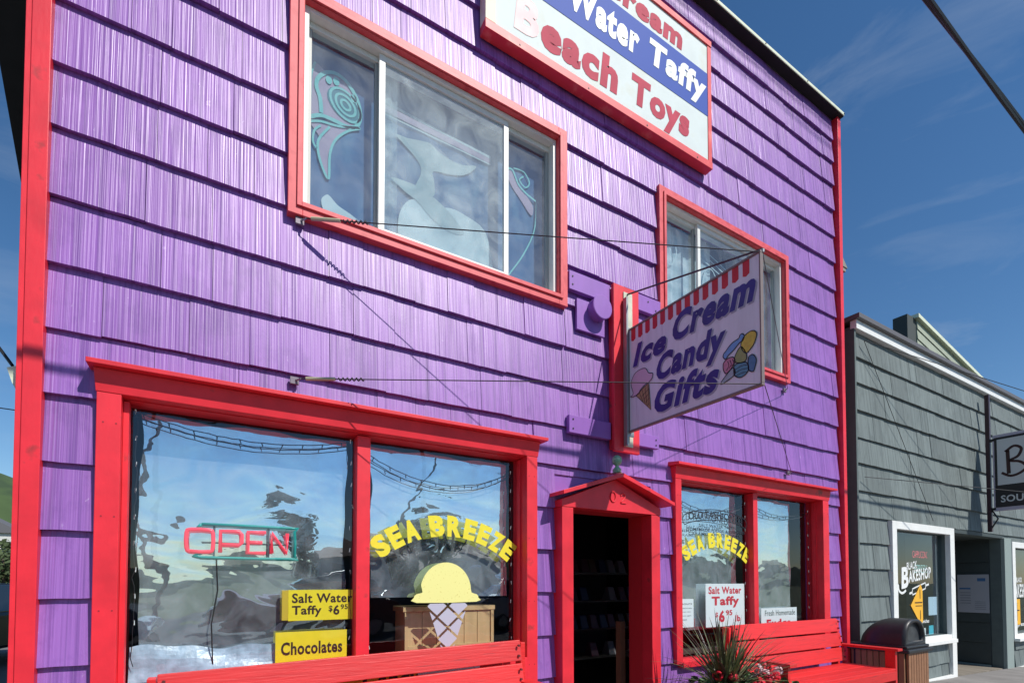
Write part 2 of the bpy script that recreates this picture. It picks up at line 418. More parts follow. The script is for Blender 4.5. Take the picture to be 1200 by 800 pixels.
# sheathing with real openings
mb = MB()
xs = sorted({-.80, 6.97} | {o[0] for o in OPEN.values()} | {o[1] for o in OPEN.values()})
zs = sorted({-.1, 7.56} | {o[2] for o in OPEN.values()} | {o[3] for o in OPEN.values()})
for i in range(len(xs) - 1):
    run = None
    for j in range(len(zs) - 1):
        cx, cz = (xs[i] + xs[i + 1]) / 2, (zs[j] + zs[j + 1]) / 2
        hole = any(o[0] < cx < o[1] and o[2] < cz < o[3] for o in OPEN.values())
        if not hole: run = (run[0], zs[j + 1]) if run else (zs[j], zs[j + 1])
        if (hole or j == len(zs) - 2) and run: mb.box(xs[i], xs[i + 1], .028, .20, run[0], run[1]); run = None
mb.build('wall', PURP_F, shop)

COURSE = [-.03, .32, .67, 1.019, 1.369, 1.72, 2.075, 2.428, 2.77, 3.115, 3.465, 3.838, 4.18, 4.53, 4.888, 5.245, 5.61, 5.96, 6.31, 6.642, 6.955, 7.257, 7.56]
def subtract(x0, x1, z0, z1, blocks):
    cuts = sorted({x0, x1} | {b[k] for b in blocks for k in (0, 1) if x0 < b[k] < x1 and b[3] > z0 + .004 and b[2] < z1 - .004})
    res = []
    for a, b in zip(cuts, cuts[1:]):
        if b - a < .012: continue
        c = (a + b) / 2; spans = [(z0, z1)]
        for bl in blocks:
            if bl[0] < c < bl[1]:
                ns = []
                for s0, s1 in spans:
                    if bl[3] <= s0 or bl[2] >= s1: ns.append((s0, s1)); continue
                    if bl[2] > s0: ns.append((s0, bl[2]))
                    if bl[3] < s1: ns.append((bl[3], s1))
                spans = ns
        for s0, s1 in spans:
            if s1 - s0 > .02: res.append((a, b, s0, s1))
    return res
def shakes(parent, X0, X1, courses, blocks, material, limit, wr=(.2, .52), ybutt=-.009, ytop=.021, seed=3):
    R_ = random.Random(seed); pieces = []
    for k in range(len(courses) - 1):
        z0, z1 = courses[k], courses[k + 1]
        x = X0
        while x < X1 - .01:
            w = R_.uniform(*wr)
            if R_.random() < .15: w *= .55
            xe = min(X1, x + w)
            if X1 - xe < .1: xe = X1
            dz = R_.uniform(-.004, .004); dy = R_.uniform(-.0035, .0035)
            for p in subtract(x + .001, xe - .0018, z0, z1, blocks):
                pieces.append((p, z0, z1, dz, dy))
            x = xe
    C0 = Vector((0, -3.44, 1.45))
    def px(p):
        (a, b, s0, s1) = p[0]; d2 = a * a + 11.8 + ((s0 + s1) / 2 - 1.45) ** 2
        vis = 1 if (s1 > .75) else .02
        return vis * (b - a) * (s1 - s0) / d2 ** 1.5
    pieces.sort(key=px, reverse=True)
    rest = MB(); nrest = 0
    for idx, ((a, b, s0, s1), z0, z1, dz, dy) in enumerate(pieces):
        yf = lambda z: ybutt + (ytop - ybutt) * (z - z0) / (z1 - z0) + dy
        full = abs(s0 - z0) < 1e-6
        n = max(1, int((b - a) / .07))
        M_ = MB() if idx < limit else rest
        base = len(M_.v)
        zt = s1 - (0.001 if s1 >= z1 - 1e-6 else 0)
        for i in range(n + 1):
            x = a + (b - a) * i / n
            zb = s0 + ((dz + R_.uniform(-.0018, .0018)) if full else 0)
            M_.v += [(x, yf(zb), zb), (x, yf(zt), zt), (x, .0275, zb), (x, .0275, zt)]
        for i in range(n):
            q = base + 4 * i
            M_.f += [(q, q + 4, q + 5, q + 1), (q, q + 2, q + 6, q + 4), (q + 1, q + 5, q + 7, q + 3)]
        q = base; M_.f.append((q, q + 1, q + 3, q + 2)); q = base + 4 * n; M_.f.append((q, q + 2, q + 3, q + 1))
        if M_ is not rest: M_.build('shingle', material, parent)
        else: nrest += 1
    if nrest: rest.build('shingle', material, parent, kind='stuff')
shakes(shop, -.758, 6.945, COURSE, BLOCK, PURPLE, 298)

# corner boards, coping, side eave
mb = MB().box(-.832, -.757, -.045, .02, -.03, 7.555); mb.build('corner_board', RED, shop, bevel=.003)
box('corner_board', RED, -.858, -.834, -.033, .16, -.03, 7.555, shop, bevel=.002)
box('corner_board', RED, 6.972, 7.045, -.05, .12, -.03, 7.555, shop, bevel=.003)
mb = MB().box(-.9, 7.06, -.085, .28, 7.575, 7.605).box(-.9, 7.06, -.094, -.0855, 7.570, 7.61)
mb.build('roof_coping', GREENISH, shop, bevel=.004)
mb = MB()
for x in [i * .85 - .6 for i in range(10)]: mb.tube([(x, -.094, 7.592), (x, -.099, 7.592)], .008, 6)
mb.build('coping_rivets', BLACKM, shop, kind='stuff')
# body of the building behind the front
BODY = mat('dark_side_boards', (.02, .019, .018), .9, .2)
MB().box(-.895, 7.055, -.083, .02, 7.560, 7.5745).build('coping_shade_strip', BODY, shop)  # near-black strip added under the coping: its underside shade as colour
mb = MB().box(-.80, -.70, .20, 9, -.3, 7.3).box(6.87, 6.97, .20, 9, -.3, 7.3).box(-.7, 6.87, 8.9, 9, -.3, 7.3)
mb.build('side_wall', BODY, shop)
mb = MB().hexa([(-1.62, .12, 6.05), (-.802, .12, 6.05), (-.802, 3.4, 2.7), (-1.22, 3.4, 2.7), (-1.62, .12, 6.25), (-.802, .12, 6.25), (-.802, 3.4, 2.9), (-1.22, 3.4, 2.9)])
mb.v = [(-1.30, .16, 6.06), (-.802, .16, 6.06), (-.802, 3.1, 3.12), (-1.30, 3.1, 3.12), (-1.30, .16, 6.30), (-.802, .16, 6.30), (-.802, 3.1, 3.36), (-1.30, 3.1, 3.36)]
mb.build('side_eave', BODY, shop)
box('roof', BODY, -.8, 6.97, .28, 9, 7.3, 7.4, shop)
# interior rooms
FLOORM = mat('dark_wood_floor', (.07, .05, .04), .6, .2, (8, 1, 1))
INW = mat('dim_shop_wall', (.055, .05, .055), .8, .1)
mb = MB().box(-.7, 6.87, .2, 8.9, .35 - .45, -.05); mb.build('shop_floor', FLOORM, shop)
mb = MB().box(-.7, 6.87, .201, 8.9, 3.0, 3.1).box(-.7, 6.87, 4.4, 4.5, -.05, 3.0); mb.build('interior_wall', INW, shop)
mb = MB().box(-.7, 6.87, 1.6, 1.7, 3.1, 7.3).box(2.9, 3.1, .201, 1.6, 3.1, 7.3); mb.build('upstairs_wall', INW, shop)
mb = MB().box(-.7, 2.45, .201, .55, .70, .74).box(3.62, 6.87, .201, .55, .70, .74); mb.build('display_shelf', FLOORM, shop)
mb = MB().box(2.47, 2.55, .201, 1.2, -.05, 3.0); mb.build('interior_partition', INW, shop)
box('half_door', mat('warm_wood_edge', (.22, .10, .05), .5, .2, (20, 20, 3)), 3.50, 3.56, .35, .42, -.05, 1.06, shop)

# ---- display windows on the street
def display_window(x0, x1, cap0, cap1, mull, zb, name_lbl, cw):
    """x0,x1 outer edges of the casings; one part with its sub-parts"""
    ztop = 2.455
    cl, cr = cw
    J = MB().box(x0 + cl - .035, x0 + cl, .031, .17, zb, ztop).box(x1 - cr, x1 - cr + .03, .031, .17, zb, ztop)
    J.box(x0 + cl - .035, x1 - cr + .03, .031, .17, ztop, ztop + .02)
    J.box(x0 + cl - .035, x1 - cr + .03, .031, .17, zb - .02, zb)
    w = J.build('display_window', RED, shop, bevel=.002)
    MB().box(x0, x0 + cl, -.045, .03, .66, ztop + .005).build('casing', RED, w, bevel=.003)
    MB().box(x1 - cr, x1, -.045, .03, .66, ztop + .005).build('casing', RED, w, bevel=.003)
    MB().box(x0 + cl + .001, x0 + cl + .028, .02, .09, zb, ztop - .01).build('inner_stop', RED, w, bevel=.002)
    MB().box(x1 - cr - .014, x1 - cr - .001, .045, .09, zb, ztop - .01).build('inner_stop', RED, w, bevel=.002)
    N_ = MB()
    for xx in (x0 + .03, x0 + cl - .02, x1 - .03, x1 - cr + .02):
        for zz in (.8, 1.3, 1.8, 2.3): N_.tube([(xx, -.044, zz), (xx, -.0468, zz)], .0045, 6)
    N_.build('nail_heads', mat('painted_nail', (.35, .02, .03), .5), w, kind='stuff')
    # sloped frieze and cap shelf
    M_ = MB(); M_.hexa([(x0 - .004, -.048, ztop + .006), (x1 + .004, -.048, ztop + .006), (x1 + .004, .027, ztop + .006), (x0 - .004, .027, ztop + .006),
            (x0 - .012, -.068, ztop + .125), (x1 + .012, -.068, ztop + .125), (x1 + .012, .027, ztop + .125), (x0 - .012, .027, ztop + .125)])
    M_.build('frieze_board', RED, w, bevel=.002)
    M_ = MB(); M_.hexa([(cap0, -.125, ztop + .127), (cap1, -.125, ztop + .127), (cap1, .027, ztop + .127), (cap0, .027, ztop + .127),
            (cap0, -.125, ztop + .152), (cap1, -.125, ztop + .152), (cap1, .027, ztop + .172), (cap0, .027, ztop + .172)])
    M_.build('cap_shelf', RED, w, bevel=.002)
    MB().box(x0 + cl + .001, x1 - cr - .001, -.05, .029, max(.62, zb - .20), zb - .001).build('sill', RED, w, bevel=.003)
    MB().box(mull[0], mull[1], .03, .14, zb, ztop - .007).build('mullion', RED, w, bevel=.003)
    MB().quad(x0 + cl + .029, mull[0] - .001, .10, zb, ztop - .007).build('pane', GLASS_SHOP, w)
    MB().quad(mull[1] + .001, x1 - cr - .015, .10, zb, ztop - .007).build('pane', GLASS_SHOP, w)
    return w
LW = display_window(-.54, 2.25, -.575, 2.305, (.835, .925), .86, '', (.105, .10))
RW = display_window(3.855, 6.60, 3.815, 6.66, (5.185, 5.265), .68, '', (.085, .13))
def film(par, x0, x1, z0, z1, y=.178, seed=1):
    R_ = random.Random(seed); M_ = MB(); nx, nz_ = 28, 28
    ph = [R_.uniform(0, 6.28) for _ in range(6)]
    for j in range(nz_ + 1):
        for i in range(nx + 1):
            u, v = i / nx, j / nz_
            ex = .010 * math.sin(9 * v + ph[0]) + .006 * math.sin(23 * v + ph[1]); ez = .008 * math.sin(14 * u + ph[2]) + .004 * math.sin(31 * u + ph[3])
            x = x0 + (x1 - x0) * u + ex * (u > .97 or u < .03); z = z0 + (z1 - z0) * v + ez * (v > .97)
            yy = y + .0022 * math.sin(5 * u + 3 * v + ph[4]) + .0014 * math.sin(11 * u - 7 * v + ph[5])
            M_.v.append((x, yy, z))
    for j in range(nz_):
        for i in range(nx):
            a = j * (nx + 1) + i; M_.f.append((a, a + 1, a + nx + 2, a + nx + 1))
    return M_.build('plastic_film', FILM, par, smooth=True)
film(LW, -.37, .79, .93, 2.425, seed=2); film(LW, .965, 2.085, 1.34, 2.42, seed=3)
film(RW, 3.99, 5.08, .95, 2.42, seed=4); film(RW, 5.30, 6.12, .95, 2.42, seed=5)
# painted lettering on the glass
SB = 'SEA BREEZE'; SW = [.9, .82, 1.0, .42, 1.0, 1.0, .86, .86, .86, .86]
M_ = MB(); arc_text(M_, SB, 1.535, .995, .80, .70, .16, front(.0945), .06, SW); M_.build('painted_lettering', YELLOW, LW)
M_ = MB(); arc_text(M_, SB, 4.65, 1.02, .80, .66, .16, front(.0945), .06, SW); M_.build('painted_lettering', YELLOW, RW)
# painted ice cream cone
M_ = MB()
pts = [(1.285, 1.30), (1.262, 1.335), (1.285, 1.365), (1.33, 1.375)] + [(1.52 - .205 * math.cos(t), 1.385 + .215 * math.sin(t)) for t in [PI * k / 16 for k in range(1, 16)]] + [(1.73, 1.372), (1.775, 1.358), (1.79, 1.33), (1.77, 1.30)]
fill(M_, pts, front(.0945), 2); M_.build('painted_scoop', PALEY, LW)
M_ = MB()
tip = (1.53, .90); L0, R0, zt = 1.365, 1.70, 1.292
def cone_x(z): 
    t = (z - tip[1]) / (zt - tip[1]); return (tip[0] - .03 + (L0 - tip[0] + .03) * t, tip[0] + .03 + (R0 - tip[0] - .03) * t)
# diamonds of a waffle cone, with clear gaps between
import itertools
sx, sz, gap = .088, .165, .011
for i, j in itertools.product(range(-6, 7), range(-1, 9)):
    cx = 1.532 + i * sx / 1 + (0 if True else 0); cz = .86 + j * sz / 2
    if (i + j) % 2: continue
    d = [(cx - sx + gap, cz), (cx, cz + sz / 2 - gap * 1.3), (cx + sx - gap, cz), (cx, cz - sz / 2 + gap * 1.3)]
    # clip against the cone outline
    def clip(poly, a, b, c):      # keep a*x+b*z+c>=0
        out = []
        for k in range(len(poly)):
            p, q = poly[k], poly[(k + 1) % len(poly)]
            dp, dq = a * p[0] + b * p[1] + c, a * q[0] + b * q[1] + c
            if dp >= 0: out.append(p)
            if dp * dq < 0: t = dp / (dp - dq); out.append((p[0] + (q[0] - p[0]) * t, p[1] + (q[1] - p[1]) * t))
        return out
    def halfplane(p, q): # left side of p->q
        a, b = -(q[1] - p[1]), (q[0] - p[0]); return a, b, -(a * p[0] + b * p[1])
    for hp in (halfplane((L0, zt), (tip[0] - .03, tip[1])), halfplane((tip[0] + .03, tip[1]), (R0, zt)), (0, -1, zt), (0, 1, -tip[1])):
        if d: d = clip(d, *hp)
    if len(d) >= 3: fill(M_, d, front(.0945), 0)
M_.build('painted_cone', CONEW, LW)
# small black banner logo on the right window
M_ = MB(); BK = mat('black_vinyl_print', (.015, .02, .03), .5)
stroke(M_, [(4.14, 2.14), (4.3, 2.19), (4.62, 2.225), (4.95, 2.20), (5.13, 2.15)], .009, front(.0945)); stroke(M_, [(4.14, 2.04), (4.3, 2.085), (4.62, 2.115), (4.95, 2.10), (5.13, 2.05)], .009, front(.0945))
stroke(M_, [(4.14, 2.14), (4.11, 2.09), (4.14, 2.04)], .009, front(.0945)); stroke(M_, [(5.13, 2.15), (5.16, 2.10), (5.13, 2.05)], .009, front(.0945))
text(M_, 'OLD FASHIONED', 4.2, 5.08, 2.075, 2.155, front(.0943), .02, warp=lambda u, v: (u, v + .05 - .18 * (u - 4.64) ** 2))
text(M_, 'SALT WATER TAFFY', 4.36, 4.95, 2.03, 2.062, front(.0943), .01)
text(M_, 'HOMEMADE FUDGE & CANDIES', 4.17, 5.12, 1.985, 2.015, front(.0943), .02)
text(M_, 'CARAMEL APPLES & NUTS', 4.2, 5.05, 1.94, 1.968, front(.0943), .01)
M_.build('printed_logo', BK, RW)

# ---- doorway with little gable
door = MB().box(2.455, 2.57, -.10, .03, -.03, 2.07).box(3.47, 3.58, -.10, .03, -.03, 2.07).build('door_surround', RED, shop, bevel=.003)
M_ = MB(); M_.prism([(2.45, 2.072), (3.585, 2.072), (3.585, 2.13), (3.03, 2.35), (2.45, 2.13)], front(-.104), front(.027)); M_.build('pediment', RED, door, bevel=.002)
ap = (3.035, 2.392)
for ex, sgn in ((2.40, -1), (3.67, 1)):
    M_ = MB(); M_.prism([(ap[0], ap[1]), (ex, 2.185), (ex, 2.155), (ap[0], ap[1] - .036)], front(-.20), front(.027)); M_.build('gable_board', RED, door, bevel=.0015)
M_ = MB().box(2.535, 2.569, .031, .20, -.03, 2.07).box(3.471, 3.50, .031, .20, -.03, 2.07).box(2.57, 3.47, .031, .20, 2.071, 2.1)
M_.build('jamb', mat('deep_red_jamb_paint', (.6, .02, .028), .5), door)
M_ = MB(); text(M_, '1', 2.905, 2.93, 2.12, 2.20, front(-.109), .02)
M_ = MB()
V = [(3.0 + .03 * math.sin(t), 2.195 + .045 * math.cos(t)) for t in [2 * PI * k / 14 for k in range(15)]]
M_.tube([(x, -.108, z) for x, z in V], .006, 5)
M_.tube([(x, -.108, z) for x, z in smoothp([(3.09, 2.21), (3.115, 2.235), (3.14, 2.215), (3.12, 2.18), (3.09, 2.15), (3.15, 2.15)], 4, False)], .006, 5)
M_.build('house_number', RED, door, smooth=True)
M_ = MB(); M_.lathe([(.0, .155), (.02, .152), (.038, .135), (.043, .11), (.038, .085), (.02, .068), (.014, .06), (.02, .05), (.034, .035), (.04, .02), (.03, .012), (.045, .0)][::-1], 3.035, -.12, 2.405, 20)
tag(M_.build('finial', mat('weathered_green_paint', (.22, .42, .26), .55, color2=(.5, .6, .42), c2pos=(.5, .6), vscale=(30, 30, 30)), door, smooth=True), '', '')
fin = [o for o in door.children if o.name.startswith('finial')][0]; del fin['label']; del fin['category']

# ---- upstairs windows
CURT = mat('pale_blue_sheer_cloth', (.42, .60, .66), .85, .15, (3, 3, 12), color2=(.62, .74, .76), c2pos=(.45, .7), trans=.2)
NAVY = mat('deep_blue_cloth', (.045, .13, .27), .9, .2, (6, 6, 3), color2=(.09, .20, .31), c2pos=(.5, .7))
TURQ = mat('turquoise_print', (.18, .55, .52), .8)
MAUVE = mat('mauve_print', (.38, .32, .42), .8)
TEALD = mat('dark_teal_print', (.04, .20, .24), .8)
DOLPH = mat('pale_grey_print', (.33, .46, .47), .85, .1, (5, 5, 5))
DOLPH2 = mat('light_grey_print', (.45, .60, .62), .85, .1, (5, 5, 5))
def upper_window(x0, x1, xa, xb, kind):
    z0, z1 = 3.785, 5.31
    M_ = MB(); w_ = .088
    M_.box(x0, x0 + w_, -.04, .03, z0, z1).box(x1 - w_, x1, -.04, .03, z0, z1).box(x0 + w_, x1 - w_, -.04, .03, z1 - w_, z1).box(x0 + w_, x1 - w_, -.04, .03, z0, z0 + w_)
    w = M_.build('upper_window', RED2, shop, bevel=.003)
    M_ = MB(); i0, i1, k0, k1 = x0 + .052, x1 - .052, z0 + .052, z1 - .052     # raised inner bead
    M_.box(i0, i0 + .03, -.054, -.041, k0, k1).box(i1 - .03, i1, -.054, -.041, k0, k1).box(i0 + .03, i1 - .03, -.054, -.041, k1 - .03, k1).box(i0 + .03, i1 - .03, -.054, -.041, k0, k0 + .03)
    M_.build('inner_bead', RED2, w, bevel=.002)
    a, b, c, d = x0 + .09, x1 - .09, z0 + .09, z1 - .09
    M_ = MB().box(a, a + .03, .0, .12, c, d).box(b - .03, b, .0, .12, c, d).box(a + .03, b - .03, .0, .12, d - .03, d).box(a + .03, b - .03, .0, .12, c, c + .025)
    M_.box(a + .005, b - .005, .06, .12, d - .07, d - .031)
    M_.build('window_frame', WHITEV, w, bevel=.002)
    # side sashes set back, middle sash forward
    for (p, q, yy, st) in ((a + .03, xa, .07, .028), (xa - .01, xb + .01, .025, .042), (xb, b - .03, .07, .028)):
        M_ = MB().box(p, p + st, yy, yy + .03, c + .026, d - .031).box(q - st, q, yy, yy + .03, c + .026, d - .031).box(p + st, q - st, yy, yy + .03, d - .031 - st, d - .031).box(p + st, q - st, yy, yy + .03, c + .026, c + .026 + st * .8)
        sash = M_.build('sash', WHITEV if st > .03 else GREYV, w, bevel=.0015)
        g_ = GLASS_DIRTY if (kind == 'UL' and st > .03) else GLASS_UP
        MB().quad(p + st, q - st, yy + .014, c + .026 + st * .8, d - .031 - st).build('pane', g_, w)
    return w
UL = upper_window(.375, 2.565, .975, 2.01, 'UL'); UR = upper_window(3.675, 5.83, 4.31, 5.36, 'UR')
def cloth(name, par, m_, x0, x1, z0, z1, y, folds, amp, top=None, seed=0):
    R_ = random.Random(seed); M_ = MB(); nx, nz_ = int((x1 - x0) * 60), 14
    ph = [R_.uniform(0, 6.28) for _ in range(3)]
    for j in range(nz_ + 1):
        for i in range(nx + 1):
            u, v = i / nx, j / nz_
            yy = y + amp * (math.sin(folds * 6.28 * u + ph[0] + .8 * math.sin(2 * v)) + .5 * math.sin(folds * 2.3 * 6.28 * u + ph[1] + v)) * (1.1 - .35 * v)
            M_.v.append((x0 + (x1 - x0) * u, yy, z0 + (z1 - z0) * v))
    for j in range(nz_):
        for i in range(nx):
            a = j * (nx + 1) + i; M_.f.append((a, a + 1, a + nx + 2, a + nx + 1))
    return M_.build(name, m_, par, smooth=True)
# mural cloth in the larger upper window: sea-life banner
ban = thing('sea_life_banner', 'blue cloth banner of grey dolphins hanging inside an upstairs window', 'curtain', (1.4, .17, 3.9))
cloth('backcloth', ban, NAVY, .46, 2.49, 3.87, 5.2, .178, 3, .004, seed=3)
def fills(par, name, m_, polys, y, smooth=4):
    M_ = MB()
    for p in polys: fill(M_, p, front(y), smooth)
    return M_.build(name, m_, par)
fills(ban, 'printed_dolphin', DOLPH, [[(1.132, 4.784), (1.261, 4.696), (1.322, 4.633), (1.327, 4.565), (1.283, 4.438), (1.364, 4.422), (1.437, 4.441), (1.437, 4.551), (1.422, 4.616), (1.457, 4.641), (1.575, 4.666), (1.686, 4.707), (1.777, 4.787), (1.795, 4.831), (1.686, 4.79), (1.575, 4.784), (1.467, 4.808), (1.404, 4.84), (1.342, 4.831), (1.22, 4.80)]], .170)
fills(ban, 'printed_dolphin', DOLPH2, [[(1.156, 3.98), (1.155, 4.164), (1.213, 4.302), (1.303, 4.358), (1.427, 4.346), (1.576, 4.394), (1.71, 4.383), (1.871, 4.327), (1.93, 4.15), (1.92, 3.93), (1.471, 3.92), (1.18, 3.93)],
                              [(.609, 4.084), (.64, 4.13), (.664, 4.132), (.722, 4.085), (.806, 4.056), (.874, 4.02), (.93, 3.961), (.86, 3.93), (.674, 3.93), (.625, 4.013)]], .168)
fills(ban, 'printed_fin', DOLPH, [[(1.096, 4.439), (1.183, 4.456), (1.303, 4.456), (1.448, 4.415), (1.577, 4.343), (1.687, 4.24), (1.643, 4.203), (1.534, 4.204), (1.407, 4.258), (1.303, 4.338), (1.203, 4.376)]], .165)
M_ = MB(); stroke(M_, [(1.0, 4.99), (1.93, 4.955)], .02, front(.166), 0); stroke(M_, [(1.0, 4.90), (1.93, 4.895)], .012, front(.166), 0); M_.build('printed_stripe', DOLPH2, ban)
M_ = MB(); stroke(M_, [(1.0, 4.946), (1.93, 4.927)], .05, front(.167), 0); M_.build('printed_stripe', MAUVE, ban)
fills(ban, 'printed_crest', MAUVE, [[(.532, 4.632), (.6, 4.674), (.7, 4.678), (.783, 4.677), (.843, 4.71), (.868, 4.785), (.858, 4.87), (.823, 4.942), (.764, 5.001), (.697, 5.019), (.632, 5.0), (.57, 5.03), (.533, 4.932)],
                          [(.532, 4.60), (.603, 4.631), (.717, 4.651), (.82, 4.69), (.784, 4.647), (.701, 4.547), (.662, 4.425), (.655, 4.249), (.606, 4.331), (.581, 4.44), (.596, 4.516)]], .170)
M_ = MB()
for rx, rz in ((.115, .105),):
    fill(M_, [(.755 + rx * math.cos(t), 4.82 + rz * math.sin(t) - .25 * rx * math.cos(t)) for t in [2 * PI * k / 20 for k in range(20)]], front(.167), 0)
M_.build('printed_spiral', TEALD, ban)
M_ = MB(); fs = front(.164)
stroke(M_, [(.56, 5.032), (.533, 4.932), (.529, 4.775), (.524, 4.636)], .018, fs)
stroke(M_, [(.532, 4.632), (.603, 4.674), (.7, 4.678), (.783, 4.677), (.843, 4.71), (.868, 4.785), (.858, 4.87), (.823, 4.942), (.764, 5.001), (.697, 5.019), (.632, 4.993), (.581, 4.931), (.569, 4.865), (.594, 4.791), (.603, 4.692)], .026, fs)
for k_ in (.105, .068, .032):
    stroke(M_, [(.765 + k_ * math.cos(t), 4.825 + k_ * .95 * math.sin(t) - .25 * k_ * math.cos(t)) for t in [2 * PI * k / 16 for k in range(16)]], .017, fs, 2, True)
stroke(M_, [(.532, 4.60), (.603, 4.631), (.717, 4.651), (.868, 4.705), (.784, 4.647), (.701, 4.547), (.662, 4.425), (.655, 4.249), (.606, 4.331), (.581, 4.44), (.596, 4.516), (.66, 4.62)], .016, fs)
stroke(M_, [(.60, 4.60), (.56, 4.55), (.55, 4.47), (.575, 4.43)], .014, fs)
for (x, z) in ((.65, 4.95), (.70, 4.965), (.82, 4.90)): fill(M_, [(x + .022 * math.cos(t), z + .03 * math.sin(t)) for t in [2 * PI * k / 10 for k in range(10)]], fs, 0)
stroke(M_, [(2.085, 4.929), (2.14, 4.94), (2.2, 4.84), (2.28, 4.79), (2.377, 4.76)], .016, fs); stroke(M_, [(2.15, 4.96), (2.25, 4.97), (2.31, 4.9), (2.27, 4.84), (2.21, 4.88), (2.25, 4.93)], .012, fs)
stroke(M_, [(2.38, 4.75), (2.36, 4.5), (2.25, 4.25), (2.12, 4.05), (2.06, 3.95)], .012, fs)
M_.build('printed_outline', TURQ, ban)
fills(ban, 'printed_crest', MAUVE, [[(2.085, 4.925), (2.14, 4.93), (2.2, 4.83), (2.29, 4.77), (2.35, 4.70), (2.33, 4.62), (2.22, 4.72), (2.12, 4.82)]], .169)
sheer = cloth('sheer_curtain', None, pane_mat('sheer_voile', 0, tint=(.95, .97, .97), dust=.42, dustcol=(.62, .78, .80)), .99, 1.13, 3.87, 5.2, .14, 2.5, .006, seed=8)
tag(sheer, 'sheer white voile strip hanging beside the dolphins upstairs', 'curtain')
c1 = cloth('window_curtain', None, CURT, 3.80, 4.72, 3.86, 5.2, .20, 5, .014, seed=4); tag(c1, 'pale blue curtain behind the hanging sign, nearer the sign post', 'curtain', 'pale blue curtains upstairs')
c2 = cloth('window_curtain', None, CURT, 5.15, 5.74, 3.86, 5.2, .20, 4, .014, seed=5); tag(c2, 'pale blue curtain in the last upstairs pane by the roof corner', 'curtain', 'pale blue curtains upstairs')
M_ = MB()
for zc in (5.03, 4.97, 4.91): stroke(M_, [(4.3, zc + .12), (4.7, zc + .03), (5.2, zc - .12)], .012, front(.176), 3)
stroke(M_, [(4.55, 4.6), (4.60, 4.85), (4.72, 4.9), (4.80, 4.75), (4.75, 4.5)], .012, front(.172)); stroke(M_, [(5.5, 4.1), (5.55, 4.5), (5.45, 4.75), (5.6, 4.9), (5.68, 4.6), (5.62, 4.3)], .014, front(.172))
stroke(M_, [(4.0, 5.1), (3.95, 4.9), (4.05, 4.75), (4.15, 4.9), (4.08, 5.1)], .012, front(.172))
tag(M_.build('lace_trim', DOLPH2), 'white lace lines hanging in front of the pale blue curtains', 'lace')

# ---- purple ledger boards and round cover
for (a, b, z0, z1) in ((2.575, 3.03, 3.945, 4.105), (3.345, 3.665, 3.985, 4.135), (2.57, 3.03, 2.715, 2.865), (3.345, 3.63, 2.71, 2.83)):
    M_ = MB().box(a, b, -.05, -.006, z0, z1)
    o = M_.build('ledger_board', PURP_F, shop, bevel=.003)
M_ = MB()
for (x, z) in ((2.61, 4.06), (2.61, 3.99), (2.61, 2.83), (2.61, 2.75), (3.60, 4.03), (3.59, 2.79), (3.59, 2.74), (3.50, 4.09)): M_.tube([(x, -.05, z), (x, -.054, z)], .008, 6)
M_.build('bolt_heads', BLACKM, shop, kind='stuff')
box('cover_plate', PURP_F, 2.67, 2.98, -.03, -.005, 3.63, 3.9, shop, bevel=.002)
M_ = MB().lathe([(.098, 0), (.098, -.07), (.104, -.072), (.106, -.086), (.1, -.09), (.0, -.091)], 2.885, -.03, 3.84, 28, 'y'); 
o = M_.build('lamp_cover', PURP_F, None, smooth=False, bevel=.0); tag(o, 'round purple cover cap on the wall beside the red sign board', 'wall fixture')

# ---- gutter end on the far corner and bits
M_ = MB().box(7.05, 7.17, -.02, .3, 5.56, 5.61); M_.hexa([(7.05, -.03, 5.61), (7.20, -.03, 5.61), (7.20, .35, 5.61), (7.05, .35, 5.61), (7.05, -.03, 5.74), (7.065, -.03, 5.74), (7.065, .35, 5.74), (7.05, .35, 5.74)])
M_.build('gutter_end', mat('old_cream_board', (.25, .24, .19), .6), shop)
M_ = MB().hexa([(-.885, .02, 2.46), (-.859, .02, 2.40), (-.859, .1, 2.40), (-.885, .1, 2.46), (-.905, .02, 2.53), (-.859, .02, 2.55), (-.859, .1, 2.55), (-.905, .1, 2.53)])
M_.build('gutter_end', GREENISH, shop)
MB().tube([(-1.6, .6, 2.92), (-1.3, .45, 2.90), (-1.05, .3, 2.78), (-.93, .2, 2.6)], .008, 6).build('service_cable', BLACKM, shop)

# ================================================================== SIGNS
ws = thing('wall_sign', 'large painted board for water taffy and beach toys high on wall', 'sign', (1.74, -.02, 5.69))
FACEW = mat('weathered_white_sign_face', (.66, .73, .71), .6, .06, (4, 4, 4), color2=(.58, .60, .50), c2pos=(.55, .8), spec=.25)
box('sign_face', FACEW, 1.83, 4.33, -.09, -.02, 5.775, 7.0, ws)
box('blue_band', mat('blue_sign_paint', (.03, .085, .40), .6, spec=.2), 2.02, 4.33, -.093, -.0905, 6.25, 6.70, ws)
FADE = mat('faded_trim', (.78, .76, .55), .6, color2=(.8, .3, .25), c2pos=(.55, .75), vscale=(3, 3, 3))
M_ = MB().box(1.74, 1.829, -.105, -.01, 5.775, 7.0); M_.build('trim_board', FADE, ws, bevel=.002)
REDF = mat('faded_sign_red', (.72, .05, .06), .5, .15, (6, 6, 6), color2=(.75, .22, .17), c2pos=(.55, .75))
for a in ((1.74, 4.385, 5.705, 5.774), (1.74, 4.385, 7.001, 7.06)):
    M_ = MB(); z0, z1 = a[2], a[3]
    M_.hexa([(a[0], -.105, z0), (a[1], -.105, z0), (a[1], -.01, z0), (a[0], -.01, z0), (a[0], -.105, z1), (a[1], -.105, z1), (a[1], -.01, z1), (a[0], -.01, z1)]); M_.build('trim_board', REDF, ws, bevel=.002)
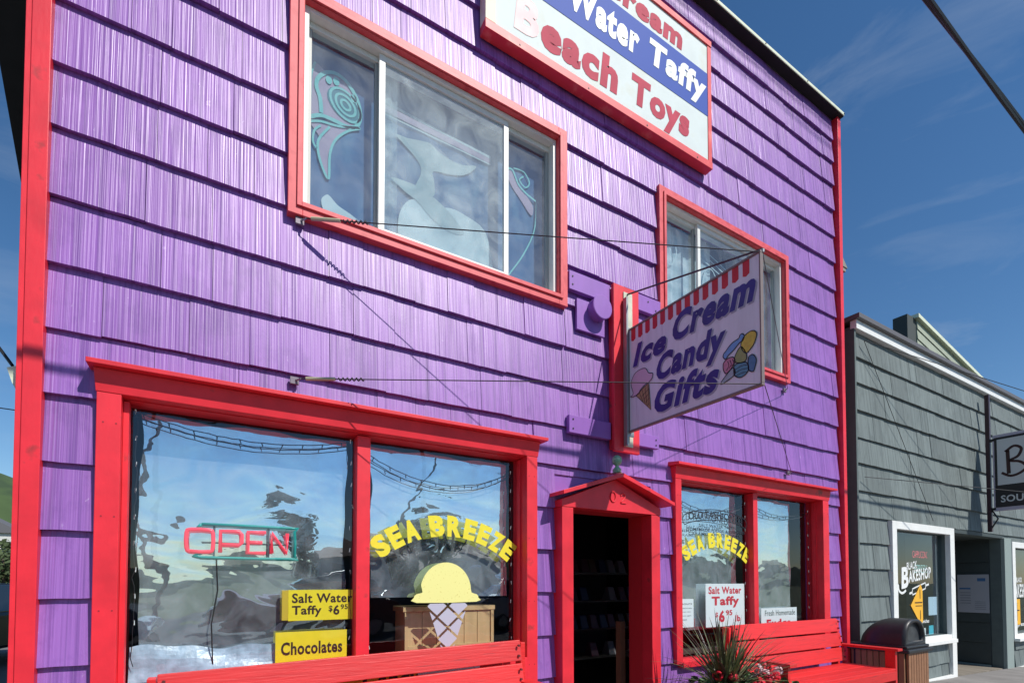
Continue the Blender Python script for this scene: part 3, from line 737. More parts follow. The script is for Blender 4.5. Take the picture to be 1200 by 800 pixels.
box('trim_board', REDF, 4.331, 4.385, -.098, -.01, 5.775, 7.0, ws, bevel=.002)
f_ = front(-.0925); FRL = mat('faded_red_letters', (.50, .05, .09), .65, .15, (5, 5, 5), spec=.2)
for w_, a_, b_, c_, d_ in (('each', 2.26, 3.10, 5.845, 6.165), ('Toys', 3.27, 4.05, 5.80, 6.165), ('Ice', 2.35, 2.78, 6.735, 6.965), ('Cream', 2.9, 3.96, 6.735, 6.965)):
    M_ = MB(); text(M_, w_, a_, b_, c_, d_, f_, .055, .12); M_.build('red_lettering', FRL, ws)
M_ = MB(); text(M_, 'B', 2.0, 2.24, 5.86, 6.18, f_, .05, .12); M_.build('faded_letter', mat('sunbleached_letter', (.62, .28, .31), .5, color2=(.66, .42, .42), c2pos=(.4, .7), vscale=(5, 5, 5)), ws)
for w_, a_, b_, c_, d_ in (('Salt', 2.07, 2.42, 6.345, 6.64), ('Water', 2.55, 3.37, 6.345, 6.64), ('Taffy', 3.50, 4.31, 6.30, 6.63)):
    M_ = MB(); text(M_, w_, a_, b_, c_, d_, front(-.0955), .05, .15); M_.build('white_lettering', mat('white_letters', (.80, .84, .80), .5), ws)
M_ = MB()
for x in (2.05, 2.75, 3.45, 4.15): M_.tube([(x, -.105, 5.73), (x, -.108, 5.73)], .008, 6)
M_.build('screw_heads', BLACKM, ws, kind='stuff')

hs = thing('hanging_sign', 'white projecting sign with red awning stripes on a red board', 'sign', (3.18, -.03, 3.3))
M_ = MB().box(3.035, 3.34, -.09, -.055, 2.61, 4.115); M_.build('mounting_board', RED, hs, bevel=.006)
M_ = MB().box(3.05, 3.325, -.0545, -.006, 2.64, 4.09); M_.build('mounting_board', RED, hs)
M_ = MB().box(3.145, 3.25, -.10, -.091, 2.66, 4.06); M_.build('mounting_plate', mat('chalky_white_metal', (.62, .62, .48), .6, .25, (8, 8, 8), color2=(.25, .2, .12), c2pos=(.62, .7)), hs, bevel=.002)
M_ = MB().box(3.135, 3.155, -.145, -.1005, 2.66, 3.99); M_.box(3.15, 3.222, -.139, -.1295, 2.74, 3.72)
M_.build('angle_bracket', STEEL, hs, bevel=.001)
SFACE = mat('sign_face_white', (.72, .72, .76), .45, .10, (14, 14, 2.0), color2=(.42, .40, .47), c2pos=(.6, .85))
box('sign_panel', SFACE, 3.165, 3.185, -1.392, -.15, 2.792, 3.683, hs)
FR = mat('sign_frame_brown', (.20, .15, .14), .5)
M_ = MB().box(3.157, 3.19, -1.404, -.14, 3.684, 3.70).box(3.157, 3.19, -1.404, -.14, 2.775, 2.791).box(3.157, 3.19, -1.404, -1.3925, 2.792, 3.683).box(3.157, 3.19, -.1495, -.14, 2.792, 3.683)
M_.build('sign_frame', FR, hs, bevel=.002)
f1, f2, f3, f4, f5 = side(3.1638), side(3.1628), side(3.1618), side(3.1608), side(3.1598)
M_ = MB(); STR = mat('awning_red', (.55, .02, .035), .5, .15, (10, 10, 10))
for k in range(15):
    u = .172 + k * .0842; zt_ = 3.683; zb_ = 3.572
    if u + .045 > 1.39: break
    fill(M_, [(u, zt_), (u + .052, zt_), (u + .052, zb_ + .014), (u + .026, zb_), (u, zb_ + .012)], f1, 0)
M_.build('awning_stripes', STR, hs)
NAV = mat('navy_letters', (.03, .025, .20), .45, .3, (8, 8, 3)); GSH = mat('grey_letter_outline', (.36, .36, .43), .5)
words = (('Ice', .19, .575, 3.335, 3.53), ('Cream', .64, 1.365, 3.375, 3.60), ('Candy', .465, 1.13, 3.06, 3.335), ('Gifts', .44, 1.07, 2.85, 3.085))
M_ = MB()
def cs(i, u, v): # slight fan of the words
    return (u, v)
for w_, a, b, c, d in words:
    wp = None
    if w_ in ('Ice', 'Cream'): wp = lambda u, v: (u, v + .0)
    text(M_, w_, a + .012, b + .012, c - .014, d - .014, f2, .045, .30, wp)
M_.build('letter_outline', GSH, hs)
for w_, a, b, c, d in words:
    M_ = MB(); text(M_, w_, a, b, c, d, f3, .046, .30); M_.build('lettering', NAV, hs)
OUTL = mat('black_print', (.01, .01, .012), .5)
def art(polys):
    lo = MB()
    for nm, col_, pts in polys:
        M2 = MB(); fill(M2, pts, f3, 4); M2.build(nm, mat('print_' + nm, col_, .5, .15, (30, 30, 30)), hs)
        stroke(lo, pts, .007, f4, 4, True)
    return lo
lo = art([('pink_candy', (.55, .22, .30), [(1.112, 3.04), (1.148, 3.054), (1.186, 3.046), (1.201, 3.013), (1.178, 2.98), (1.13, 2.949), (1.107, 2.978), (1.103, 3.015)]),
          ('olive_candy', (.30, .34, .12), [(1.21, 3.065), (1.248, 3.097), (1.284, 3.042), (1.291, 2.999), (1.268, 2.981), (1.224, 2.991), (1.194, 3.016)]),
          ('teal_candy', (.10, .28, .36), [(1.193, 2.982), (1.239, 2.985), (1.283, 2.975), (1.304, 2.94), (1.297, 2.903), (1.26, 2.882), (1.222, 2.889), (1.192, 2.92)]),
          ('navy_candy', (.08, .20, .34), [(1.305, 3.0), (1.338, 3.007), (1.362, 2.965), (1.354, 2.922), (1.34, 2.89), (1.311, 2.904), (1.301, 2.941)]),
          ('candy_stick', (.35, .42, .45), [(1.09, 2.886), (1.086, 2.901), (1.138, 2.946), (1.185, 2.971), (1.2, 2.924), (1.153, 2.899)]),
          ('wrapped_candy', (.16, .34, .60), [(1.125, 3.112), (1.172, 3.149), (1.23, 3.163), (1.241, 3.182), (1.26, 3.184), (1.275, 3.161), (1.263, 3.132), (1.237, 3.129), (1.195, 3.098), (1.148, 3.075), (1.124, 3.056), (1.104, 3.078), (1.109, 3.101)])])
for z in (2.91, 2.935, 2.96): stroke(lo, [(1.2, z - .008), (1.25, z), (1.30, z - .01)], .004, f4, 3)
for k in range(3): stroke(lo, [(1.13 + .02 * k, 2.97 + .01 * k), (1.15 + .02 * k, 3.0), (1.14 + .02 * k, 3.035)], .005, f4, 3)
M2 = MB(); gp = [(1.262, 3.064), (1.248, 3.111), (1.271, 3.156), (1.315, 3.174), (1.351, 3.165), (1.368, 3.134), (1.353, 3.088), (1.328, 3.058), (1.291, 3.036)]
fill(M2, gp, f4, 4); M2.build('gold_candy', mat('print_gold', (.62, .48, .06), .5, .2, (30, 30, 30)), hs); stroke(lo, gp, .007, f5, 4, True)
sc_pts = [(0.161, 3.087), (0.195, 3.107), (0.17, 3.202), (0.214, 3.273), (0.289, 3.288), (0.346, 3.274), (0.377, 3.226), (0.424, 3.204), (0.416, 3.165), (0.376, 3.143), (0.328, 3.136), (0.279, 3.11), (0.262, 3.085), (0.212, 3.077)]
cn_pts = [(0.229, 3.078), (0.262, 3.091), (0.328, 3.124), (0.379, 3.136), (0.401, 2.901)]
M2 = MB(); fill(M2, cn_pts, f3, 0); M2.build('waffle_cone_print', mat('print_cone', (.42, .27, .12), .5), hs); stroke(lo, cn_pts, .006, f5, 0, True)
M2 = MB(); fill(M2, sc_pts, f4, 4); M2.build('scoop_print', mat('print_scoop', (.66, .46, .56), .5), hs); stroke(lo, sc_pts, .006, f5, 4, True)
for k in range(4):
    stroke(lo, [(.27 + .033 * k, 3.09 + .012 * k), (.31 + .024 * k, 3.0 - .02 * k)], .004, f5, 0); stroke(lo, [(.30 + .02 * k, 3.05 - .035 * k), (.385, 3.09 - .04 * k)], .004, f5, 0)
lo.build('picture_outline', OUTL, hs, kind='stuff')
MB().tube([(3.19, -.10, 4.045), (3.19, -1.40, 3.715)], .007, 6).build('stay_rod', WIRE, hs)
MB().lathe([(.0, .0), (.012, .0), (.014, .02), (0, .03)], 3.19, -1.40, 3.69, 8).build('stay_ring', STEEL, hs)

# guy wires -----------------------------------------------------------------
def guy(a, b, label, turn=True, r=.0035):
    a, b = Vector(a), Vector(b); d = (b - a).normalized()
    t = thing('guy_wire', label, 'wire', tuple(a), 'guy wires bracing the projecting sign')
    MB().tube([a + d * .02, b], r, 6).build('wire', WIRE, t)
    MB().box(a.x - .032, a.x + .02, -.024, -.004, a.z - .025, a.z + .02).build('wall_bracket', mat('tarnished_bracket', (.2, .17, .2), .5, metal=.3), t, bevel=.002)
    MB().tube([(a.x, -.02, a.z), a + d * .03], .006, 6).build('eye_bolt', STEEL, t)
    if turn:
        MB().tube([a + d * .06, a + d * .10, a + d * .20, a + d * .24], .012, 8).build('turnbuckle', mat('pale_turnbuckle', (.45, .42, .28), .5), t)
        p = []
        for k in range(40): s_ = .26 + k * .004; p.append(a + d * s_ + Vector((0, .01 * math.sin(k * .9), .01 * math.cos(k * .9))))
        MB().tube(p, .004, 5).build('hook_coil', WIRE, t)
    return t
guy((.455, -.05, 3.76), (3.18, -1.40, 3.69), 'long guy wire from under the dolphin window to the sign tip')
guy((.435, -.05, 2.725), (3.18, -1.40, 2.785), 'long guy wire from above the display window to the sign foot')
guy((5.75, -.05, 3.70), (3.19, -1.40, 3.69), 'thin wire from the far upstairs window corner to the sign tip', False, .003)
guy((5.80, -.05, 2.73), (3.19, -1.40, 2.785), 'thin wire from above the farther display window to the sign foot', False, .003)

# ================================================================== THINGS IN THE WINDOWS
neon = thing('open_sign', 'red neon sign reading OPEN in a teal tube border', 'neon sign', (.15, .12, 1.7))
NRED = mat('neon_red_tube', (.75, .06, .09), .3, emit=(1, .05, .1), estr=.55); NTEAL = mat('teal_tube', (.02, .30, .26), .3, emit=(.0, .5, .42), estr=.08)
def tube2(mb_, pts, r, y): mb_.tube([(p[0], y, p[1]) for p in pts], r, 6)
M_ = MB()
H0, H1 = 1.635, 1.765
tube2(M_, smoothp([(-.115, H0), (-.02, H0), (-.0, H0 + .02), (-.0, H1 - .02), (-.02, H1), (-.115, H1), (-.135, H1 - .02), (-.135, H0 + .02)], 2) + [(-.115, H0)], .0125, .12)
tube2(M_, [(.04, H0), (.04, H1), (.14, H1), (.155, H1 - .02), (.155, H0 + .06), (.14, H0 + .045), (.05, H0 + .045)], .0125, .12)
tube2(M_, [(.29, H0), (.19, H0), (.19, H1), (.29, H1)], .0125, .12); tube2(M_, [(.195, (H0 + H1) / 2), (.27, (H0 + H1) / 2)], .0125, .12)
tube2(M_, [(.325, H0), (.325, H1), (.415, H0), (.415, H1)], .0125, .12)
M_.build('neon_letters', NRED, neon, smooth=True)
M_ = MB(); tube2(M_, smoothp([(-.06, 1.80), (.44, 1.80), (.46, 1.78), (.46, 1.615), (.44, 1.60), (-.06, 1.60), (-.08, 1.62), (-.06, 1.628)], 2, False), .010, .125); tube2(M_, [(-.08, 1.775), (-.06, 1.80)], .01, .125)
M_.build('neon_border', NTEAL, neon, smooth=True)
M_ = MB(); M_.box(-.06, .44, .132, .136, 1.69, 1.695).box(.0, .012, .13, .137, 1.6, 1.8).box(.3, .312, .13, .137, 1.6, 1.8); M_.build('backing_frame', mat('clear_acrylic_edge', (.1, .12, .13), .3), neon)
MB().tube([(.02, .13, 1.6), (.03, .13, 1.4), (.0, .13, 1.2), (.01, .135, .95)], .004, 5).build('power_cord', BLACKM, neon)

def card(name, label, x0, x1, z0, z1, m_, lines, ink, y=.112, lean=0, cat='sign', group=None):
    t = thing(name, label, cat, ((x0 + x1) / 2, y, z0), group)
    box('card', m_, x0, x1, y, y + .003, z0, z1, t)
    M2 = MB()
    for s_, a, b, c, d, off in lines: text(M2, s_, a, b, c, d, front(y - .0012), off)
    if M2.v: M2.build('lettering', ink, t)
    return t
c = card('price_card', 'yellow card reading Salt Water Taffy with a price, above the chocolates card', .425, .832, 1.20, 1.40, SIGNY,
     [('Salt Water', .447, .83, 1.315, 1.378, .025), ('Taffy', .447, .63, 1.222, 1.298, .025), ('$', .675, .70, 1.25, 1.295, .02), ('6', .705, .745, 1.232, 1.298, .03), ('95', .752, .80, 1.268, 1.302, .02)], INK)
box('side_flap', mat('yellow_card_edge', (.62, .42, .03), .6), .388, .4245, .114, .135, 1.205, 1.398, c)
card('price_card', 'yellow card reading Chocolates taped low in the window corner', .352, .795, .905, 1.13, SIGNY, [('Chocolates', .385, .765, .98, 1.065, .03)], INK)
tb = thing('candy_banner', 'orange and white banner reading Candy below the window behind bench', 'sign', (1.3, -.06, .72))
M_ = MB().box(.62, 1.50, -.063, -.058, .70, .865); M_.build('banner_panel', mat('orange_banner', (.85, .42, .02), .5), tb)
M_ = MB().box(1.24, 1.72, -.067, -.0635, .80, .86); M_.build('white_strip', PAPER, tb)
M_ = MB(); text(M_, 'Candy', .86, 1.26, .735, .845, front(-.0645), .04, .2); M_.build('lettering', INK, tb)
card('price_card', 'white card reading Salt Water Taffy in red, beside the planter', 4.475, 5.125, .975, 1.435, PAPER,
     [('Salt Water', 4.52, 5.07, 1.325, 1.405, .03), ('Taffy', 4.57, 5.03, 1.175, 1.30, .04), ('$', 4.63, 4.67, 1.07, 1.13, .02), ('6', 4.69, 4.78, 1.02, 1.15, .045), ('95', 4.80, 4.91, 1.09, 1.15, .03), ('lb', 4.96, 5.05, 1.02, 1.09, .03)], REDINK)
c = card('price_card', 'white card reading Fresh Homemade just above the bench back', 5.43, 6.14, .88, 1.15, PAPER, [('Fresh Homemade', 5.5, 6.1, 1.06, 1.125, .0)], mat('green_black_ink', (.02, .05, .04), .6))
M_ = MB(); text(M_, 'Fudge', 5.53, 6.02, .90, 1.02, front(.1105), .05); M_.build('large_lettering', REDINK, c)
card('notice_sheet', 'small white printed notice at the window edge beside the planter', 4.075, 4.285, .99, 1.28, PAPER, [('hours', 4.10, 4.26, 1.22, 1.245, 0), ('closed on some', 4.10, 4.26, 1.18, 1.195, 0), ('winter days', 4.10, 4.24, 1.14, 1.155, 0), ('come again', 4.10, 4.25, 1.10, 1.115, 0), ('soon', 4.10, 4.18, 1.06, 1.075, 0)], mat('grey_ink', (.15, .15, .16), .6), cat='notice')
# wooden crate
CR = mat('pale_pine_boards', (.55, .38, .18), .6, .15, (20, 4, 2), .3, (60, 60, 6), .001)
cr = thing('wooden_crate', 'pale wooden planked crate standing behind the painted cone', 'crate', (1.6, .3, .74))
for k in range(6): box('plank', CR, 1.275 + k * .118, 1.389 + k * .118, .26, .278, .76, 1.225, cr, bevel=.002)
M_ = MB().box(1.235, 2.02, .245, .50, 1.226, 1.265); M_.build('top_board', CR, cr, bevel=.003)
M_ = MB().box(1.25, 1.275, .25, .285, .745, 1.225).box(1.984, 2.01, .25, .285, .745, 1.225).box(1.25, 1.275, .285, .48, .745, 1.225).box(1.985, 2.01, .285, .48, .745, 1.225).box(1.276, 1.983, .25, .259, .93, .965); M_.build('corner_post', CR, cr)
# crumpled liner
M_ = MB(); R_ = random.Random(5); nx, ny = 40, 8
for j in range(ny + 1):
    for i in range(nx + 1):
        u, v = i / nx, j / ny
        M_.v.append((-.40 + (1.19) * u, .118 + .045 * v + .008 * math.sin(9 * u + 5 * v) + R_.uniform(-.0012, .0012), .88 + (.15 + .05 * (1 - u) + .012 * math.sin(13 * u) + .008 * math.sin(29 * u)) * v))
for j in range(ny):
    for i in range(nx): a = j * (nx + 1) + i; M_.f.append((a, a + 1, a + nx + 2, a + nx + 1))
tag(M_.build('foil_sheet', mat('silvery_blue_liner', (.34, .44, .52), .3, .3, (20, 20, 20), .5, (12, 12, 12), .01)), 'crumpled silvery sheet lying along the bottom of window', 'sheet')
# string lights
BULB = mat('small_clear_bulb', (.7, .72, .7), .2, emit=(1, .95, .85), estr=.12)
def lights(x0, x1, zt_, sag, zlow, label, seed, sides=(True, True)):
    R_ = random.Random(seed)
    t = thing('string_lights', label, 'string lights', (x0, .12, zt_), 'string lights hung inside the shop windows')
    w_ = MB(); bl = []
    for off in (0, .028):
        p = []
        for k in range(31):
            u = k / 30; x = x0 + (x1 - x0) * u; z = zt_ - off - sag * 4 * u * (1 - u) * (1 + off * 3) + R_.uniform(-.003, .003); p.append((x, .122, z))
            if k % 3 == 1 and off == .0: bl.append((x, z - .012, R_.uniform(-.02, .02)))
        w_.tube(p, .0032, 5)
    for s_, xx in zip(sides, (x0 + .012, x1 - .012)):
        if s_:
            p = []
            z = zt_
            while z > zlow: p.append((xx + R_.uniform(-.008, .008), .112, z)); z -= .05
            w_.tube(p, .0022, 5)
            for q in p[::3]: bl.append((q[0], q[2], R_.uniform(-.02, .02)))
    w_.build('cable', BLACKM, t)
    proto = None
    for (x, z, dx) in bl:
        M2 = MB(); M2.tube([(x, .120, z + .01), (x + dx * .3, .120, z - .006), (x + dx * .5, .119, z - .017)], .0042, 5, r1=.0025)
        M2.build('bulb', BULB if abs(x - x0) < .03 or abs(x - x1) < .03 else BLACKM, t)
lights(-.395, .83, 2.425, .09, .95, 'string of tiny lights above the OPEN sign', 1)
lights(.93, 2.11, 2.35, .16, .95, 'string of tiny lights above the ice cream cone painting', 2, (True, True))
lights(3.98, 5.18, 2.34, .13, 1.0, 'string of tiny lights above the black banner logo', 3)
lights(5.28, 6.44, 2.34, .10, 1.0, 'string of tiny lights in the pane nearest the grey shop', 4)
# rack seen through the open door
rk = thing('display_rack', 'dim rack of candy bags inside the open doorway', 'rack', (4.4, 1.7, 0))
M_ = MB()
for z in (.5, .85, 1.2, 1.55): M_.box(3.75, 5.05, 1.5, 1.85, z, z + .02)
for x in (3.75, 5.03): M_.box(x, x + .02, 1.5, 1.85, -.05, 1.75)
M_.build('shelf_frame', mat('dark_rack', (.04, .035, .03), .5), rk)
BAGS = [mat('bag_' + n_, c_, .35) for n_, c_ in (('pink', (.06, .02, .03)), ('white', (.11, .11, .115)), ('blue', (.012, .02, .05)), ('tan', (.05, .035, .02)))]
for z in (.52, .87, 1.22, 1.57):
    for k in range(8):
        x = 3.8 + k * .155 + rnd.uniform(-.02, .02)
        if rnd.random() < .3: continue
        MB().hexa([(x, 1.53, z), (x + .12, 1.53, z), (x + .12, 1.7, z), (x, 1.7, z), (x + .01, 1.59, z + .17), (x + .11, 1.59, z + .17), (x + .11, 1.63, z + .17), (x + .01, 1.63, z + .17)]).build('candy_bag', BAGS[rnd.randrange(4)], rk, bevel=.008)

# ================================================================== BENCHES
def make_bench(X0, X1, yb, tilt, label, zoff=0):
    t = thing('bench', label, 'bench', ((X0 + X1) / 2, yb, 0), 'red wooden benches in front of the shop')
    W = X1 - X0
    def zt_(x): return tilt * (x - X1)
    def slat(name, y0, y1, z0, z1, lean):
        pts = [(X0, y0, z0 + zt_(X0)), (X1, y0, z0), (X1, y1, z0), (X0, y1, z0 + zt_(X0)), (X0, y0 + lean, z1 + zt_(X0)), (X1, y0 + lean, z1), (X1, y1 + lean, z1), (X0, y1 + lean, z1 + zt_(X0))]
        MB().hexa(pts).build(name, BENCHRED, t, bevel=.004)
    lean = .035
    for k, (a, b) in enumerate(((.872, 1.02), (.706, .852), (.54, .686))):
        slat('back_slat', yb - .14 + lean * (k * -1) , yb - .115 + lean * (-k), a, b, lean)
    for k in range(4): 
        y1 = yb - .20 - k * .128
        pts = [(X0, y1 - .12, .488 + .006 * k * -1), (X1, y1 - .12, .488), (X1, y1, .488), (X0, y1, .488), (X0, y1 - .12, .512), (X1, y1 - .12, .512), (X1, y1, .512), (X0, y1, .512)]
        pts = [(p[0], p[1], p[2] + (zt_(X0) if p[0] == X0 else 0)) for p in pts]
        MB().hexa(pts).build('seat_slat', BENCHRED, t, bevel=.004)
    MB().box(X0 + .02, X1 - .02, yb - .715, yb - .695, .39 + zt_(X0), .487 + zt_(X0)).build('front_apron', BENCHRED, t, bevel=.003)
    B_ = MB()
    for x in (X0 + .03, X1 - .03):
        for (z, yy) in ((.985, -.1395), (.91, -.1395), (.815, -.172), (.745, -.172), (.65, -.207), (.58, -.207)): B_.tube([(x, yb + yy + .01, z + zt_(x)), (x, yb + yy - .008, z + zt_(x))], .009, 8)
    B_.build('carriage_bolts', mat('bolt_steel', (.18, .05, .05), .4, metal=.5), t, kind='stuff')
    for x in (X0, X1):
        s_ = 1 if x == X0 else -1
        xa, xb = sorted((x - s_ * .045, x + s_ * .0 - s_ * .006))
        dz = zt_(x)
        MB().box(xa, xb, yb - .70, yb - .60, 0, .70 + dz).build('front_leg', BENCHRED, t, bevel=.003)
        MB().hexa([(xa, yb - .12, 0), (xb, yb - .12, 0), (xb, yb - .03, 0), (xa, yb - .03, 0), (xa, yb - .105, 1.0 + dz), (xb, yb - .105, 1.0 + dz), (xb, yb - .03, 1.0 + dz), (xa, yb - .03, 1.0 + dz)]).build('rear_leg', BENCHRED, t, bevel=.003)
        MB().box(min(xa, xb) - .035, max(xa, xb) + .035, yb - .74, yb - .13, .701 + dz, .728 + dz).build('armrest', BENCHRED, t, bevel=.004)
        MB().box(xa, xb, yb - .60, yb - .12, .38 + dz, .487 + dz).build('side_rail', BENCHRED, t, bevel=.003)
    return t
make_bench(-.24, 1.985, -.10, .024, 'red slatted bench whose back crosses the window with the OPEN sign')
make_bench(4.46, 6.42, -.10, 0, 'red slatted bench with armrests between the planter and trash can')

# ================================================================== PLANTER
pl = thing('planter', 'round black planter of spiky dracaena and red geraniums by door', 'planter', (3.95, -.62, 0))
MB().lathe([(.16, 0), (.2, .03), (.24, .35), (.26, .42), (.28, .43), (.28, .47), (.25, .47), (.24, .44), (.0, .43)], 3.95, -.62, 0, 28).build('pot', mat('black_plastic_pot', (.02, .02, .022), .5), pl, smooth=False)
LEAFM = [mat('bronze_green_leaf', (.06, .07, .028), .45, .3, (30, 30, 30), rand=.35), mat('olive_leaf', (.16, .18, .07), .45, .3, (30, 30, 30), rand=.3), mat('purple_brown_leaf', (.06, .035, .03), .45, rand=.3)]
R_ = random.Random(11)
def blade(c, az, el, L, w, droop, m_):
    M2 = MB(); n = 7; d = Vector((math.cos(az) * math.cos(el), math.sin(az) * math.cos(el), math.sin(el))); sd = Vector((-math.sin(az), math.cos(az), 0))
    p = Vector(c); up = Vector((0, 0, 1))
    for i in range(n + 1):
        t = i / n; ww = w * (1 - t) ** .7 * (0.55 + .9 * min(t * 3, 1) * .5) + .0008
        fold = sd.cross(d).normalized() * (ww * .35)
        M2.v += [tuple(p - sd * ww), tuple(p + fold * -1), tuple(p + sd * ww)]
        p = p + d * (L / n); d = (d - up * droop / n).normalized()
    for i in range(n):
        for k in (0, 1): a = 3 * i + k; M2.f.append((a, a + 1, a + 4, a + 3))
    M2.build('spike_leaf', m_, pl, smooth=True)
for i in range(190):
    az = R_.uniform(0, 2 * PI); el = R_.uniform(.25, 1.5)
    blade((3.80 + R_.uniform(-.07, .07), -.62 + R_.uniform(-.04, .04), .52), az, el, R_.uniform(.36, .74), R_.uniform(.009, .016), R_.uniform(.1, 1.1) * (1.4 - el * .6), LEAFM[(i % 5 > 1) + (i % 5 > 3)])
GLF = mat('geranium_leaf', (.05, .11, .03), .6, rand=.2); PET = mat('red_petal', (.62, .01, .03), .5, rand=.2); PINK = mat('pale_pink_petal', (.75, .50, .52), .5)
M_ = MB()
for i in range(420):
    a = R_.uniform(0, 2 * PI); r = R_.uniform(.05, .40); x, y, z = 3.93 + r * math.cos(a) * 1.45, -.64 + r * math.sin(a), .47 + R_.uniform(.0, .17) - .1 * r
    n_ = Vector((R_.uniform(-1, 1), R_.uniform(-1, .4), R_.uniform(.2, 1))).normalized(); u = n_.orthogonal().normalized(); v = n_.cross(u); rr = R_.uniform(.02, .038)
    b = len(M_.v); M_.v.append((x, y, z))
    for k in range(7): t = 2 * PI * k / 7; q = Vector((x, y, z)) + (u * math.cos(t) + v * math.sin(t)) * rr * (1 + .15 * (k % 2)) + n_ * .008; M_.v.append(tuple(q))
    for k in range(7): M_.f.append((b, b + 1 + k, b + 1 + (k + 1) % 7))
M_.build('geranium_leaves', GLF, pl, kind='stuff')
def bloom(x, y, z, m_, R0=.035, n=26):
    M2 = MB()
    for i in range(n):
        d = Vector((R_.gauss(0, 1), R_.gauss(0, 1), R_.gauss(.3, 1))).normalized(); c_ = Vector((x, y, z)) + d * R0 * R_.uniform(.7, 1); u = d.orthogonal().normalized(); v = d.cross(u)
        b = len(M2.v)
        for k in range(5): t = 2 * PI * k / 5 + i; M2.v.append(tuple(c_ + (u * math.cos(t) + v * math.sin(t)) * .014))
        M2.f.append((b, b + 1, b + 2, b + 3, b + 4))
    M2.build('geranium_bloom', m_, pl)
for (x, y, z, m_) in ((3.92, -.86, .62, PET), (3.93, -.87, .56, PET), (4.12, -.84, .57, PET), (4.18, -.72, .62, PET), (4.36, -.66, .58, PET), (4.42, -.60, .66, PET), (3.75, -.72, .66, PET), (3.62, -.68, .68, PET), (4.24, -.70, .64, PINK), (4.28, -.72, .60, PINK), (4.20, -.66, .68, PINK), (4.33, -.62, .70, PET), (4.05, -.9, .52, PET), (4.3, -.78, .52, PET), (3.84, -.88, .60, PET), (4.0, -.88, .64, PET), (4.48, -.72, .60, PET), (4.36, -.74, .66, PINK), (3.70, -.80, .58, PET), (4.10, -.88, .66, PET)):
    bloom(x, y, z, m_, .045, 40)
    MB().tube([(x, y, z), (3.97 + (x - 3.97) * .5, -.62 + (y + .62) * .5, .46)], .004, 5).build('flower_stem', GLF, pl)

# ================================================================== TRASH CAN
tcn_ = thing('trash_can', 'black domed trash can with brown slatted sides beside the bench', 'trash can', (7.3, -.4, 0))
TX0, TX1, TY0, TY1 = 6.99, 7.58, -.69, -.07
SL = mat('brown_plastic_slat', (.27, .13, .065), .55, .12, (4, 4, 20), .2, (60, 60, 4), .001, rand=.08); LID = mat('black_plastic_lid', (.022, .022, .024), .42, .2, (20, 20, 20), .35, (90, 90, 90), .001)
MB().box(TX0 + .03, TX1 - .03, TY0 + .03, TY1 - .03, .02, .60).build('liner_body', BLACKM, tcn_)
n = 8
for k in range(n):
    w_ = (TX1 - TX0 - .06) / n
    for (a, b, c_, d) in ((TX0 + .03 + k * w_ + .004, TX0 + .03 + (k + 1) * w_ - .004, TY0, TY0 + .028), (TX0 + .03 + k * w_ + .004, TX0 + .03 + (k + 1) * w_ - .004, TY1 - .028, TY1)):
        box('slat', SL, a, b, c_, d, .03, .615, tcn_, bevel=.004)
    a = TY0 + .03 + k * w_ + .004; b = TY0 + .03 + (k + 1) * w_ - .004
    box('slat', SL, TX0, TX0 + .028, a, b, .03, .615, tcn_, bevel=.004); box('slat', SL, TX1 - .028, TX1, a, b, .03, .615, tcn_, bevel=.004)
MB().box(TX0 - .03, TX1 + .03, TY0 - .03, TY1 + .03, .616, .665).build('lid_rim', LID, tcn_, bevel=.015)
MB().box(TX0 + .0, TX1 - .0, TY0 - .0, TY1 + .0, .666, .70).build('lid_rim', LID, tcn_, bevel=.012)
# rounded hood: half barrel running front to back with a mouth towards the street
bm_ = MB(); nx, ny = 20, 12; cx_, cy_ = (TX0 + TX1) / 2, (TY0 + TY1) / 2
for j in range(ny + 1):
    v = j / ny; y = TY0 + .03 + (TY1 - TY0 - .06) * v
    ry = (max(0, 1 - max(0, (v - .35) / .65) ** 2.6)) ** .5 * .5 + .5 * (1 - max(0, (v - .35) / .65) ** 2.2)
    h = .31 * max(.02, ry); w_ = .27 * (.35 + .65 * max(.0, ry))
    for i in range(nx + 1):
        t = PI * i / nx; bm_.v.append((cx_ - w_ * math.copysign(abs(math.cos(t)) ** .8, math.cos(t)), y, .70 + h * math.sin(t) ** .75))
for j in range(ny):
    for i in range(nx): a = j * (nx + 1) + i; bm_.f.append((a, a + 1, a + nx + 2, a + nx + 1))
# mouth ring and recessed flap
fr = [bm_.v[i] for i in range(nx + 1)]
b0 = len(bm_.v)
for (x, y, z) in fr: bm_.v.append((cx_ + (x - cx_) * .80, y - .004, .70 + .04 + (z - .70) * .74))
for i in range(nx): bm_.f.append((i, i + 1, b0 + i + 1, b0 + i))
bm_.f.append((0, b0, b0 + nx, nx))
b1 = len(bm_.v)
for i in range(nx + 1): x, y, z = bm_.v[b0 + i]; bm_.v.append((x, y + .05, z))
for i in range(nx): bm_.f.append((b0 + i, b0 + i + 1, b1 + i + 1, b1 + i))
bm_.f.append((b0, b1, b1 + nx, b0 + nx))
bm_.build('hood', LID, tcn_, smooth=True)
M_ = MB(); b = []
for i in range(nx + 1): x, y, z = bm_.v[b1 + i]; M_.v.append((x, y - .006, z))
M_.f.append(tuple(range(nx + 1))); M_.build('push_flap', mat('scuffed_flap', (.05, .055, .06), .35, .5, (10, 10, 10)), tcn_)
MB().tube([(cx_ - .25 * math.cos(PI * i / 16) * 1.02, cy_ - .03, .70 + .308 * math.sin(PI * i / 16) ** .75) for i in range(17)], .006, 6).build('hood_seam', LID, tcn_)

